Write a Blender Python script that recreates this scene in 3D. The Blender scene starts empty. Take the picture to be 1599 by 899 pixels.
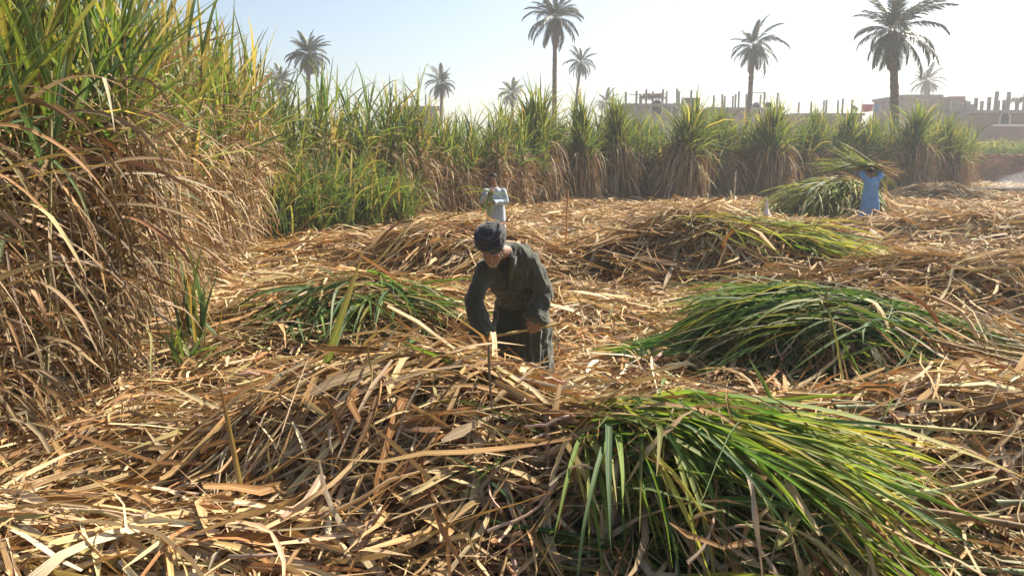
import bpy, bmesh, math, random
import numpy as np
from mathutils import Vector, Matrix, noise as mnoise

rng = np.random.default_rng(7)
random.seed(7)
R = math.radians
scene = bpy.context.scene
COL = scene.collection

# ------------------------------------------------------------------ camera
F_PX, CX, CY, HZ, CAM_H = 1250.0, 799.5, 449.5, 247.0, 2.0
PITCH = math.atan((CY - HZ) / F_PX)
cam_d = bpy.data.cameras.new('camera')
cam_d.sensor_width = 36.0
cam_d.lens = 36.0 * F_PX / 1599.0
cam_d.clip_end = 3000
cam_d.clip_start = 0.05
cam = bpy.data.objects.new('camera', cam_d)
COL.objects.link(cam)
cam.location = (0, 0, CAM_H)
cam.rotation_euler = (math.pi / 2 - PITCH, 0, 0)
scene.camera = cam

# ------------------------------------------------------------------ sky, sun, exposure
SUN_AZ, SUN_EL = R(52), R(43)          # azimuth from +Y (view direction) towards +X
world = bpy.data.worlds.new('World')
scene.world = world
world.use_nodes = True
wn = world.node_tree.nodes
sky = wn.new('ShaderNodeTexSky')
sky.sky_type = 'NISHITA'
sky.sun_disc = False
sky.sun_elevation = SUN_EL
sky.sun_rotation = SUN_AZ
sky.air_density = 1.0
sky.dust_density = 2.2
sky.ozone_density = 1.0
world.node_tree.links.new(sky.outputs[0], wn['Background'].inputs[0])
wn['Background'].inputs[1].default_value = 0.07
sun_d = bpy.data.lights.new('sun', 'SUN')
sun_d.energy = 5.0
sun_d.angle = R(0.6)
sun_d.color = (1.0, 0.91, 0.75)
sun = bpy.data.objects.new('sun', sun_d)
COL.objects.link(sun)
sdir = Vector((math.sin(SUN_AZ) * math.cos(SUN_EL), math.cos(SUN_AZ) * math.cos(SUN_EL), math.sin(SUN_EL)))
sun.rotation_euler = sdir.to_track_quat('Z', 'Y').to_euler()
sun.location = (30, 10, 40)
vs = scene.view_settings
vs.view_transform = 'Standard'
vs.look = 'None'
vs.exposure = 1.32
vs.gamma = 1.0
scene.cycles.volume_bounces = 1
scene.cycles.max_bounces = 7
scene.cycles.diffuse_bounces = 3
scene.cycles.transmission_bounces = 4
scene.cycles.glossy_bounces = 2

# ------------------------------------------------------------------ helpers
def WP(px, py, Y):
    """world point seen at photo pixel (px,py) at world depth Y"""
    dx, dy = (px - CX) / F_PX, (CY - py) / F_PX
    d = np.array([dx, math.cos(PITCH) + dy * math.sin(PITCH), -math.sin(PITCH) + dy * math.cos(PITCH)])
    t = Y / d[1]
    return np.array([0, 0, CAM_H]) + d * t

def project(P):
    """photo pixels of points (...,3)"""
    x, y, z = P[..., 0], P[..., 1], P[..., 2] - CAM_H
    dep = y * math.cos(PITCH) - z * math.sin(PITCH)
    up = y * math.sin(PITCH) + z * math.cos(PITCH)
    dep = np.maximum(dep, 0.05)
    return CX + F_PX * x / dep, CY - F_PX * up / dep, dep

def tag(o, label=None, cat=None, group=None, kind=None):
    if label: o['label'] = label
    if cat: o['category'] = cat
    if group: o['group'] = group
    if kind: o['kind'] = kind
    return o

def empty(name, loc=(0, 0, 0), label=None, cat=None, group=None):
    o = bpy.data.objects.new(name, None)
    o.empty_display_size = 0.2
    COL.objects.link(o)
    o.location = loc
    return tag(o, label, cat, group)

def link(name, me, mat=None, parent=None):
    o = bpy.data.objects.new(name, me)
    COL.objects.link(o)
    if mat is not None and len(me.materials) == 0:
        me.materials.append(mat)
    if parent is not None:
        o.parent = parent
    return o

def copy_tree(o, parent=None):
    c = o.copy()
    COL.objects.link(c)
    c.parent = parent
    for ch in o.children:
        copy_tree(ch, c)
    return c

def bm_obj(name, bm, mat, parent=None, smooth=False):
    me = bpy.data.meshes.new(name)
    bm.to_mesh(me)
    bm.free()
    if smooth:
        for p in me.polygons: p.use_smooth = True
    return link(name, me, mat, parent)

def bm_box(bm, c, s, rz=0.0, bev=0.0):
    g = bmesh.ops.create_cube(bm, size=1.0)
    M = Matrix.Translation(c) @ Matrix.Rotation(rz, 4, 'Z') @ Matrix.Diagonal((s[0], s[1], s[2], 1))
    bmesh.ops.transform(bm, matrix=M, verts=g['verts'])
    if bev:
        es = list({e for v in g['verts'] for e in v.link_edges})
        bmesh.ops.bevel(bm, geom=es, offset=bev, segments=1, affect='EDGES')

def box_obj(name, c, s, mat, parent=None, rz=0.0, bev=0.0):
    bm = bmesh.new()
    bm_box(bm, c, s, rz, bev)
    return bm_obj(name, bm, mat, parent)

# ---- ribbon / tube blocks: V (N,S,K,3) C (N,S,K,3) U (N,S,K,2)
def block(V, C, U, closed=False):
    return dict(V=V.astype(np.float32), C=C.astype(np.float32), U=U.astype(np.float32), closed=closed)

def blk_take(b, idx):
    return dict(V=b['V'][idx], C=b['C'][idx], U=b['U'][idx], closed=b['closed'])

def mesh_from_blocks(name, blocks, mat):
    vs_, cs_, us_, fs_ = [], [], [], []
    off = 0
    for b in blocks:
        N, S, K, _ = b['V'].shape
        if N == 0: continue
        vs_.append(b['V'].reshape(-1, 3))
        cs_.append(b['C'].reshape(-1, 3))
        us_.append(b['U'].reshape(-1, 2))
        idx = np.arange(N * S * K, dtype=np.int32).reshape(N, S, K) + off
        if b['closed']:
            nx = np.roll(idx, -1, axis=2)
            q = np.stack([idx[:, :-1], nx[:, :-1], nx[:, 1:], idx[:, 1:]], -1)
        else:
            q = np.stack([idx[:, :-1, :-1], idx[:, :-1, 1:], idx[:, 1:, 1:], idx[:, 1:, :-1]], -1)
        fs_.append(q.reshape(-1, 4))
        off += N * S * K
    v = np.concatenate(vs_); c = np.concatenate(cs_); u = np.concatenate(us_); f = np.concatenate(fs_)
    me = bpy.data.meshes.new(name)
    me.vertices.add(len(v)); me.vertices.foreach_set('co', v.ravel())
    me.loops.add(len(f) * 4); me.loops.foreach_set('vertex_index', f.ravel())
    me.polygons.add(len(f)); me.polygons.foreach_set('loop_start', np.arange(0, len(f) * 4, 4, dtype=np.int32))
    me.update(calc_edges=True)
    a = me.attributes.new('Col', 'FLOAT_COLOR', 'POINT')
    a.data.foreach_set('color', np.concatenate([c, np.ones((len(c), 1), np.float32)], 1).ravel())
    a = me.attributes.new('luv', 'FLOAT2', 'POINT')
    a.data.foreach_set('vector', u.ravel())
    me.materials.append(mat)
    return me

def norm(a):
    return a / np.maximum(np.linalg.norm(a, axis=-1, keepdims=True), 1e-6)

def frames(P, az_side=None):
    """tangent, side for centre lines P (N,S,3)"""
    T = np.gradient(P, axis=1)
    T = norm(T)
    if az_side is None:
        D = P[:, -1] - P[:, 0]
        az = np.arctan2(D[:, 1], D[:, 0])
    else:
        az = az_side
    s0 = np.stack([-np.sin(az), np.cos(az), np.zeros_like(az)], -1)[:, None, :]
    sd = norm(s0 - (s0 * T).sum(-1, keepdims=True) * T)
    return T, sd

def ribbon(P, W, col, tip=None, roll=0.0, twist=0.0, fold=0.25, K=3, az=None, vscale=1.0, edge_dark=0.0):
    """P (N,S,3) centre line, W (N,S) half width, col (N,3), tip (N,3) colour at the end"""
    N, S, _ = P.shape
    T, sd = frames(P, az)
    nm = np.cross(T, sd)
    t = np.linspace(0, 1, S)[None, :]
    ang = (np.broadcast_to(np.asarray(roll), (N,))[:, None] + np.broadcast_to(np.asarray(twist), (N,))[:, None] * t)[..., None]
    s2 = np.cos(ang) * sd + np.sin(ang) * nm
    n2 = -np.sin(ang) * sd + np.cos(ang) * nm
    u = np.linspace(-1, 1, K)
    fo = np.broadcast_to(np.asarray(fold), (N,))[:, None, None, None]
    uu = u[None, None, :, None]
    Wd = W[:, :, None, None]
    V = P[:, :, None, :] + s2[:, :, None, :] * uu * Wd + n2[:, :, None, :] * (np.abs(uu) ** 1.5) * Wd * fo
    if tip is None: tip = col
    m = (t ** 1.6)[..., None]
    C = col[:, None, :] * (1 - m) + tip[:, None, :] * m
    C = np.broadcast_to(C[:, :, None, :], (N, S, K, 3))
    seg = np.linalg.norm(np.diff(P, axis=1), axis=-1)
    ln = np.concatenate([np.zeros((N, 1)), np.cumsum(seg, 1)], 1)
    ofs = rng.random((N, 1)) * 40
    U = np.stack([np.broadcast_to(u[None, None, :], (N, S, K)),
                  np.broadcast_to((ln + ofs)[:, :, None], (N, S, K))], -1)
    return block(V, C, U)

def halftube(P, W, col, tip=None, span=2.2, roll=0.0, K=5):
    """curled sheath: arc cross section"""
    N, S, _ = P.shape
    T, sd = frames(P)
    nm = np.cross(T, sd)
    a = np.linspace(-1, 1, K)[None, None, :, None] * np.broadcast_to(np.asarray(span), (N,))[:, None, None, None]
    a = a + np.broadcast_to(np.asarray(roll), (N,))[:, None, None, None]
    V = P[:, :, None, :] + W[:, :, None, None] * (np.sin(a) * sd[:, :, None, :] + np.cos(a) * nm[:, :, None, :])
    if tip is None: tip = col
    t = np.linspace(0, 1, S)[None, :, None]
    C = np.broadcast_to((col[:, None, :] * (1 - t) + tip[:, None, :] * t)[:, :, None, :], (N, S, K, 3))
    ln = np.linspace(0, 1, S)[None, :, None] * np.linalg.norm(P[:, -1] - P[:, 0], axis=-1)[:, None, None] + rng.random((N, 1, 1)) * 40
    U = np.stack([np.broadcast_to(np.linspace(-1, 1, K)[None, None, :], (N, S, K)), np.broadcast_to(ln, (N, S, K))], -1)
    return block(V, C, U)

def stalks_block(P0, D, L, r, col, K=7, inter=0.13, bend=0.02, waxy=0.35):
    """sugarcane stalks with nodes; P0 (N,3) D (N,3) L (N,) r (N,)"""
    N = len(P0)
    nn = max(2, int(round(float(np.mean(L)) / inter)))
    ts, rad, shade = [], [], []
    for k in range(nn):
        a = k / nn
        for f, rr, sh in ((0.0, 1.10, 0.55), (0.06, 1.02, 1.25), (0.55, 0.94, 1.0), (0.94, 1.0, 1.0)):
            ts.append(a + f / nn); rad.append(rr); shade.append(sh)
    ts.append(1.0); rad.append(1.05); shade.append(0.6)
    ts.append(1.0005); rad.append(0.02); shade.append(1.2)
    ts = np.array(ts); S = len(ts)
    D = norm(D)
    up = np.array([0, 0, 1.0])
    side = norm(np.cross(D, up + rng.normal(0, .01, (N, 3))))
    b2 = np.cross(side, D)
    bd = rng.normal(0, bend, N); bd2 = rng.normal(0, bend, N)
    P = P0[:, None] + D[:, None] * (ts[None, :, None] * L[:, None, None]) \
        + (side[:, None] * bd[:, None, None] + b2[:, None] * bd2[:, None, None]) * (L[:, None, None] * 4 * (ts * (1 - ts))[None, :, None])
    ang = np.linspace(0, 2 * math.pi, K, endpoint=False)[None, None, :, None]
    RR = r[:, None, None, None] * np.array(rad)[None, :, None, None]
    V = P[:, :, None] + RR * (np.cos(ang) * side[:, None, None] + np.sin(ang) * b2[:, None, None])
    C = col[:, None, :] * np.array(shade)[None, :, None] * (1 + 0.12 * rng.normal(0, 1, (N, S, 1)))
    C = np.clip(np.broadcast_to(C[:, :, None, :], (N, S, K, 3)), 0.01, 0.9)
    U = np.stack([np.broadcast_to(np.linspace(-1, 1, K)[None, None], (N, S, K)),
                  np.broadcast_to((ts[None, :] * L[:, None] + rng.random((N, 1)) * 40)[:, :, None], (N, S, K))], -1)
    return block(V, C, U, True)

def free_curve(P0, D0, L, S, droop, wob=0.06, kink=0.0, pw=1.0, floor=None):
    N = len(P0)
    P = np.zeros((N, S, 3)); P[:, 0] = P0
    d = norm(D0).copy()
    ds = (L / (S - 1))[:, None]
    g = np.array([0, 0, -1.0])
    kk = np.where(rng.random(N) < kink, rng.integers(1, max(2, S - 1), N), -1)
    for k in range(1, S):
        t = k / (S - 1)
        d = d + g * (np.asarray(droop).reshape(-1, 1) * ds * (t ** pw)) + rng.normal(0, wob, (N, 3))
        hit = (kk == k)
        if hit.any():
            d[hit] = d[hit] + rng.normal(0, 0.7, (hit.sum(), 3)) + g * 1.2
        d = norm(d)
        P[:, k] = P[:, k - 1] + d * ds
        if floor is not None:
            h = floor(P[:, k, 0], P[:, k, 1])
            low = P[:, k, 2] < h
            P[low, k, 2] = h[low]
            d[low, 2] = np.maximum(d[low, 2], -0.05)
    return P

def wprof(S, wmax, base=0.55, pw=2.6, tipw=0.04):
    t = np.linspace(0, 1, S)
    w = np.clip(base + 2.2 * t, 0, 1) * np.clip(1 - t ** pw, 0, 1) ** 0.8
    w = np.maximum(w, tipw)
    return np.asarray(wmax)[:, None] * w[None, :]

DRY = np.array([(.60, .45, .245), (.47, .31, .145), (.38, .215, .085), (.28, .125, .042), (.30, .22, .14), (.58, .46, .30), (.11, .055, .024), (.36, .31, .12), (.70, .58, .38)])
DRYP = np.array([.24, .19, .15, .09, .08, .08, .05, .04, .08])
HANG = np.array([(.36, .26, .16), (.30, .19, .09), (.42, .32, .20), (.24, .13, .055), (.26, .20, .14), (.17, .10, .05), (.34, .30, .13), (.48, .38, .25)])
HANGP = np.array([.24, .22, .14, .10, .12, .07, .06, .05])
GRN = np.array([(.085, .165, .035), (.05, .115, .04), (.14, .21, .045), (.22, .26, .06), (.065, .13, .065), (.33, .30, .09)])
GRNP = np.array([.28, .22, .22, .12, .10, .06])

def pick(pal, p, n, jit=0.14):
    c = pal[rng.choice(len(pal), n, p=np.array(p) / np.sum(p))]
    return np.clip(c * (1 + rng.normal(0, jit, (n, 1))) * (1 + rng.normal(0, .04, (n, 3))), 0.01, 0.85)

# ------------------------------------------------------------------ materials
def new_mat(name):
    m = bpy.data.materials.new(name)
    m.use_nodes = True
    nt = m.node_tree
    nt.nodes.clear()
    out = nt.nodes.new('ShaderNodeOutputMaterial')
    return m, nt, out

def N_(nt, t, **kw):
    n = nt.nodes.new(t)
    for k, v in kw.items(): setattr(n, k, v)
    return n

def mathn(nt, op, a, b=None, c=None):
    n = nt.nodes.new('ShaderNodeMath'); n.operation = op
    for i, x in enumerate((a, b, c)):
        if x is None: continue
        if isinstance(x, (int, float)): n.inputs[i].default_value = x
        else: nt.links.new(x, n.inputs[i])
    return n.outputs[0]

def mixc(nt, fac, a, b, mode='MIX'):
    n = nt.nodes.new('ShaderNodeMix'); n.data_type = 'RGBA'; n.blend_type = mode
    for s, x in ((n.inputs[0], fac), (n.inputs[6], a), (n.inputs[7], b)):
        if isinstance(x, (int, float)): s.default_value = x
        elif isinstance(x, tuple): s.default_value = (*x, 1) if len(x) == 3 else x
        else: nt.links.new(x, s)
    return n.outputs[2]

def ramp(nt, fac, stops):
    n = nt.nodes.new('ShaderNodeValToRGB')
    nt.links.new(fac, n.inputs[0])
    e = n.color_ramp.elements
    while len(e) < len(stops): e.new(0.5)
    for el, (p, c) in zip(e, stops):
        el.position = p
        el.color = (c, c, c, 1) if isinstance(c, (int, float)) else (*c, 1)
    return n.outputs[0]

def leaf_mat(name, transl, rough, midrib, rib_col, spec=0.3, stain=0.35, tint=(1, 1, 1)):
    m, nt, out = new_mat(name)
    L = nt.links.new
    ac = N_(nt, 'ShaderNodeAttribute', attribute_name='Col')
    au = N_(nt, 'ShaderNodeAttribute', attribute_name='luv')
    sp = N_(nt, 'ShaderNodeSeparateXYZ'); L(au.outputs['Vector'], sp.inputs[0])
    cb = N_(nt, 'ShaderNodeCombineXYZ')
    L(mathn(nt, 'MULTIPLY', sp.outputs[0], 8.0), cb.inputs[0])
    L(mathn(nt, 'MULTIPLY', sp.outputs[1], 2.2), cb.inputs[1])
    fib = N_(nt, 'ShaderNodeTexNoise'); fib.inputs['Scale'].default_value = 1.0; fib.inputs['Detail'].default_value = 3
    L(cb.outputs[0], fib.inputs['Vector'])
    cb2 = N_(nt, 'ShaderNodeCombineXYZ')
    L(mathn(nt, 'MULTIPLY', sp.outputs[0], 0.8), cb2.inputs[0])
    L(mathn(nt, 'MULTIPLY', sp.outputs[1], 7.0), cb2.inputs[1])
    blo = N_(nt, 'ShaderNodeTexNoise'); blo.inputs['Scale'].default_value = 1.0; blo.inputs['Detail'].default_value = 4
    L(cb2.outputs[0], blo.inputs['Vector'])
    f = ramp(nt, fib.outputs[0], [(0.3, 0.55), (0.68, 1.25)])
    c = mixc(nt, 1.0, ac.outputs['Color'], f, 'MULTIPLY')
    st = ramp(nt, blo.outputs[0], [(0.52, 0.0), (0.72, stain)])
    c = mixc(nt, st, c, (0.16, 0.085, 0.03))
    if midrib:
        a = mathn(nt, 'ABSOLUTE', sp.outputs[0])
        r = ramp(nt, a, [(0.07, midrib), (0.17, 0.0)])
        c = mixc(nt, r, c, rib_col)
    bs = N_(nt, 'ShaderNodeBsdfPrincipled')
    L(c, bs.inputs['Base Color'])
    bs.inputs['Roughness'].default_value = rough
    bs.inputs['Specular IOR Level'].default_value = spec
    bp = N_(nt, 'ShaderNodeBump'); bp.inputs['Strength'].default_value = 0.35; bp.inputs['Distance'].default_value = 0.004
    L(fib.outputs[0], bp.inputs['Height']); L(bp.outputs[0], bs.inputs['Normal'])
    tr = N_(nt, 'ShaderNodeBsdfTranslucent')
    L(mixc(nt, 1.0, c, tint, 'MULTIPLY'), tr.inputs['Color'])
    mx = N_(nt, 'ShaderNodeMixShader'); mx.inputs[0].default_value = transl
    L(bs.outputs[0], mx.inputs[1]); L(tr.outputs[0], mx.inputs[2])
    L(mx.outputs[0], out.inputs['Surface'])
    return m

M_DRY = leaf_mat('dry_leaf', 0.13, 0.75, 0.35, (.62, .48, .28), 0.15, 0.45, (1.15, .95, .7))
M_HANG = leaf_mat('hanging_dry_leaf', 0.14, 0.75, 0.3, (.45, .34, .2), 0.15, 0.4, (1.1, .95, .75))
M_GRN = leaf_mat('green_leaf', 0.42, 0.58, 0.55, (.36, .42, .20), 0.22, 0.15, (1.2, 1.22, .6))
M_STALK = leaf_mat('cane_stalk', 0.0, 0.65, 0.0, (0, 0, 0), 0.2, 0.5)

def noise_mat(name, c1, c2, scale=5.0, rough=0.9, detail=6, bump=0.3, bdist=0.02, c3=None, spec=0.2, coord='Object', stretch=None):
    m, nt, out = new_mat(name)
    L = nt.links.new
    tc = N_(nt, 'ShaderNodeTexCoord')
    vec = tc.outputs[coord]
    if stretch:
        mp = N_(nt, 'ShaderNodeMapping'); mp.inputs['Scale'].default_value = stretch
        L(vec, mp.inputs[0]); vec = mp.outputs[0]
    n1 = N_(nt, 'ShaderNodeTexNoise'); n1.inputs['Scale'].default_value = scale; n1.inputs['Detail'].default_value = detail
    L(vec, n1.inputs['Vector'])
    c = mixc(nt, ramp(nt, n1.outputs[0], [(0.35, 0.0), (0.65, 1.0)]), c1, c2)
    if c3:
        n2 = N_(nt, 'ShaderNodeTexNoise'); n2.inputs['Scale'].default_value = scale * 0.23; n2.inputs['Detail'].default_value = 3
        L(vec, n2.inputs['Vector'])
        c = mixc(nt, ramp(nt, n2.outputs[0], [(0.48, 0.0), (0.66, 0.8)]), c, c3)
    bs = N_(nt, 'ShaderNodeBsdfPrincipled')
    L(c, bs.inputs['Base Color'])
    bs.inputs['Roughness'].default_value = rough
    bs.inputs['Specular IOR Level'].default_value = spec
    bp = N_(nt, 'ShaderNodeBump'); bp.inputs['Strength'].default_value = bump; bp.inputs['Distance'].default_value = bdist
    L(n1.outputs[0], bp.inputs['Height']); L(bp.outputs[0], bs.inputs['Normal'])
    L(bs.outputs[0], out.inputs['Surface'])
    return m

def brick_mat(name, c1, c2, mortar, scale, spread=0.3):
    m, nt, out = new_mat(name)
    L = nt.links.new
    tc = N_(nt, 'ShaderNodeTexCoord')
    sx = N_(nt, 'ShaderNodeSeparateXYZ'); L(tc.outputs['Object'], sx.inputs[0])
    cb = N_(nt, 'ShaderNodeCombineXYZ')
    L(mathn(nt, 'ADD', sx.outputs[0], sx.outputs[1]), cb.inputs[0]); L(sx.outputs[2], cb.inputs[1])
    br = N_(nt, 'ShaderNodeTexBrick')
    br.inputs['Scale'].default_value = scale
    br.inputs['Color1'].default_value = (*c1, 1); br.inputs['Color2'].default_value = (*c2, 1); br.inputs['Mortar'].default_value = (*mortar, 1)
    br.inputs['Mortar Size'].default_value = 0.03
    L(cb.outputs[0], br.inputs['Vector'])
    nz = N_(nt, 'ShaderNodeTexNoise'); nz.inputs['Scale'].default_value = 0.7; nz.inputs['Detail'].default_value = 6
    L(tc.outputs['Object'], nz.inputs['Vector'])
    c = mixc(nt, 1.0, br.outputs[0], ramp(nt, nz.outputs[0], [(0.3, 1 - spread), (0.7, 1 + spread)]), 'MULTIPLY')
    bs = N_(nt, 'ShaderNodeBsdfPrincipled'); bs.inputs['Roughness'].default_value = 0.95
    L(c, bs.inputs['Base Color'])
    bp = N_(nt, 'ShaderNodeBump'); bp.inputs['Strength'].default_value = 0.6; bp.inputs['Distance'].default_value = 0.02; bp.invert = True
    L(br.outputs['Fac'], bp.inputs['Height']); L(bp.outputs[0], bs.inputs['Normal'])
    L(bs.outputs[0], out.inputs['Surface'])
    return m

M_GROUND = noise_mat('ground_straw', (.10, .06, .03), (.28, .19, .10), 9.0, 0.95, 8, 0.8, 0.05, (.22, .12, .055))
M_CORE = noise_mat('heap_core', (.05, .027, .013), (.13, .075, .034), 14.0, 0.95, 8, 0.8, 0.05, (.17, .09, .04))  # dark tone paints deep shade into the gaps between leaves
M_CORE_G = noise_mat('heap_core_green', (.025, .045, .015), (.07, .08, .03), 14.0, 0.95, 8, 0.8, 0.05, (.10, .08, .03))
M_CONC = noise_mat('concrete', (.22, .20, .185), (.32, .30, .275), 2.0, 0.9, 6, 0.2)
M_PLAST = noise_mat('plaster', (.24, .18, .145), (.34, .265, .22), 0.8, 0.9, 6, 0.2, c3=(.30, .21, .18))
M_BRICK = brick_mat('house_brick', (.19, .085, .06), (.25, .115, .08), (.19, .15, .13), 2.2)
M_WALLB = brick_mat('field_wall_brick', (.24, .10, .055), (.36, .18, .10), (.12, .07, .045), 1.7, 0.5)
M_DARK = noise_mat('dark_opening', (.02, .02, .025), (.04, .04, .045), 3, 0.8)
M_WHITEP = noise_mat('white_paint', (.70, .70, .68), (.8, .8, .78), 3, 0.7)
M_STEEL = noise_mat('rebar', (.12, .07, .05), (.2, .12, .08), 20, 0.7)
M_TRUNK = noise_mat('palm_trunk', (.10, .075, .055), (.20, .15, .115), 6.0, 0.95, 6, 0.8, 0.05)
M_BURNT = noise_mat('burnt_ground', (.012, .011, .010), (.04, .036, .032), 6.0, 0.95, 8, 0.8)

# ------------------------------------------------------------------ terrain and heaps
#        key      cx     cy    rx   ry   rot(deg)  h
HEAPS = {
    'front':   (-0.46, 4.52, 1.52, 1.05, -4, 0.62),
    'corner':  (-2.35, 3.35, 1.35, 0.62, -8, 0.30),
    'green_front': (0.90, 3.95, 1.1, 0.85, -16, 0.58),
    'green_right': (3.05, 7.4, 1.75, 0.85, -6, 0.56),
    'stalks':  (3.05, 4.75, 1.75, 1.05, -4, 0.36),
    'green_left': (-1.70, 8.70, 1.60, 0.95, 4, 0.52),
    'behind':  (-0.95, 13.2, 2.0, 1.2, 8, 0.66),
    'hollow':  (3.30, 13.7, 2.55, 1.15, -3, 0.74),
    'right':   (6.0, 10.4, 2.7, 1.15, -8, 0.46),
    'far_right': (11.6, 19.0, 4.6, 1.6, -5, 0.42),
    'pale':    (-3.45, 14.6, 1.9, 1.5, 0, 0.40),
    'stack':   (11.0, 27.0, 2.3, 1.0, 4, 0.92),
    'dark':    (19.8, 37.5, 2.6, 1.3, 0, 0.45),
}
def heap_h(key, x, y):
    cx, cy, rx, ry, rot, h = HEAPS[key]
    a = R(rot)
    dx, dy = x - cx, y - cy
    u = (dx * math.cos(a) + dy * math.sin(a)) / rx
    v = (-dx * math.sin(a) + dy * math.cos(a)) / ry
    wob = 1 + 0.10 * np.sin(3.1 * x + 1.7 * y + cx) + 0.08 * np.sin(5.3 * y - 2.3 * x + cy)
    r2 = (u * u + v * v) * wob
    return h * np.clip(1 - r2 ** 1.15, 0, 1) ** 1.1

def ground_h(x, y):
    b = 0.05 * np.sin(1.3 * x + 0.7 * y) + 0.045 * np.sin(2.1 * y - 1.1 * x + 1) + 0.03 * np.sin(3.7 * x + 2.9 * y + 2)
    near = np.clip((70 - np.abs(y)) / 30, 0, 1)
    return b * near + 0.05

def Hf(x, y):
    h = ground_h(x, y)
    m = np.zeros_like(h)
    for k in HEAPS: m = np.maximum(m, heap_h(k, x, y))
    return h + m

def in_heap(key, x, y):
    return heap_h(key, x, y) > 0.03

def make_ground():
    xs = np.unique(np.concatenate([np.linspace(-420, -40, 20), np.linspace(-40, -8, 33), np.linspace(-8, 16, 97), np.linspace(16, 60, 45), np.linspace(60, 420, 19)]))
    ys = np.unique(np.concatenate([np.linspace(-28, 0, 8), np.linspace(0, 16, 65), np.linspace(16, 70, 90), np.linspace(70, 410, 30)]))
    X, Y = np.meshgrid(xs, ys)
    Z = ground_h(X, Y)
    v = np.stack([X, Y, Z], -1).reshape(-1, 3)
    ny, nx = X.shape
    i = np.arange(nx * ny).reshape(ny, nx)
    f = np.stack([i[:-1, :-1], i[:-1, 1:], i[1:, 1:], i[1:, :-1]], -1).reshape(-1, 4)
    me = bpy.data.meshes.new('ground')
    me.from_pydata(v.tolist(), [], f.tolist())
    o = link('ground', me, M_GROUND)
    tag(o, 'harvested field ground under brown cane litter', None, None, 'structure')
    for p in me.polygons: p.use_smooth = True
    return o
make_ground()

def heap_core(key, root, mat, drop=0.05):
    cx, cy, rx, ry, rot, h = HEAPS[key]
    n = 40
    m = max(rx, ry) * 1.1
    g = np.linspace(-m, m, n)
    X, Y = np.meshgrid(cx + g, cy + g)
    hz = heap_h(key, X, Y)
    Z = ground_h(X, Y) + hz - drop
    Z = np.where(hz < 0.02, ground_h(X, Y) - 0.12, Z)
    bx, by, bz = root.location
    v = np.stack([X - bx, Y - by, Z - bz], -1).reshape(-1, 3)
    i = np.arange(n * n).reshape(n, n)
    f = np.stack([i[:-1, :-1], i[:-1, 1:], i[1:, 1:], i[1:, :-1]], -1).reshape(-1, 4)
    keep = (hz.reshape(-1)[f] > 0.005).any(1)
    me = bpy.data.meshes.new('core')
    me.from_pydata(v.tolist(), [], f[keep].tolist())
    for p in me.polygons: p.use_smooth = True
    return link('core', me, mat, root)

HEAP_ROOT = {}
def heap_thing(key, name, label, cat, mat):
    cx, cy = HEAPS[key][:2]
    z = float(ground_h(np.array(cx), np.array(cy)))
    o = empty(name, (cx, cy, z), label, cat)
    heap_core(key, o, mat)
    HEAP_ROOT[key] = o
    return o

def shift(b, loc):
    return dict(V=b['V'] - np.array(loc, np.float32), C=b['C'], U=b['U'], closed=b['closed'])

def screen_score(b):
    px, py, dep = project(b['V'][:, :, b['V'].shape[2] // 2, :])
    ins = ((px > -10) & (px < 1610) & (py > -10) & (py < 910) & (b['V'][:, :, 0, 1] > 0.6)).mean(1)
    ext = np.hypot(px.max(1) - px.min(1), py.max(1) - py.min(1))
    return ext * ins

def emit(root, blocks, mat, piece, rest, n_single, score_bias=None, rest_label=None):
    """the n_single ribbons that show largest become parts of their own, the others one joined part"""
    loc = np.array(root.location)
    left = list(blocks)
    if n_single > 0:
        allsc = []
        for bi, b in enumerate(blocks):
            sc = screen_score(b)
            if score_bias is not None: sc = sc * score_bias[bi]
            allsc += [(s, bi, i) for i, s in enumerate(sc)]
        allsc.sort(reverse=True)
        top = [a for a in allsc[:n_single] if a[0] > 8]
        mask = [np.ones(len(b['V']), bool) for b in blocks]
        for s, bi, i in top:
            mask[bi][i] = False
            b = blk_take(blocks[bi], slice(i, i + 1))
            c = b['V'].reshape(-1, 3).mean(0)
            o = link(piece, mesh_from_blocks(piece, [shift(b, c)], mat), None, root)
            o.location = c - loc
        left = [blk_take(b, m) for b, m in zip(blocks, mask)]
    left = [shift(b, loc) for b in left if len(b['V'])]
    if left:
        o = link(rest, mesh_from_blocks(rest, left, mat), None, root)
        o['kind'] = 'stuff'

# ---- litter: draped pieces of dry leaf
def drape(x0, y0, th, L, S, curv, z0, tilt, arch, wig=0.0):
    N = len(x0)
    s = np.linspace(-0.5, 0.5, S)[None, :]
    an = th[:, None] + curv[:, None] * s * 2
    st = (L / (S - 1))[:, None]
    dx, dy = np.cos(an) * st, np.sin(an) * st
    x = x0[:, None] + np.cumsum(dx, 1) - dx.sum(1, keepdims=True) / 2
    y = y0[:, None] + np.cumsum(dy, 1) - dy.sum(1, keepdims=True) / 2
    h = Hf(x, y)
    # thatch bridges hollows: smooth the support along the piece
    h = np.maximum(h, 0.5 * (h + (h[:, :1] * (0.5 - s) + h[:, -1:] * (0.5 + s))))
    z = h + z0[:, None] + tilt[:, None] * s * L[:, None] + arch[:, None] * (1 - 4 * s * s) + rng.normal(0, 1, (N, S)) * wig
    return np.stack([x, y, np.maximum(z, Hf(x, y) - 0.02)], -1)

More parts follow.
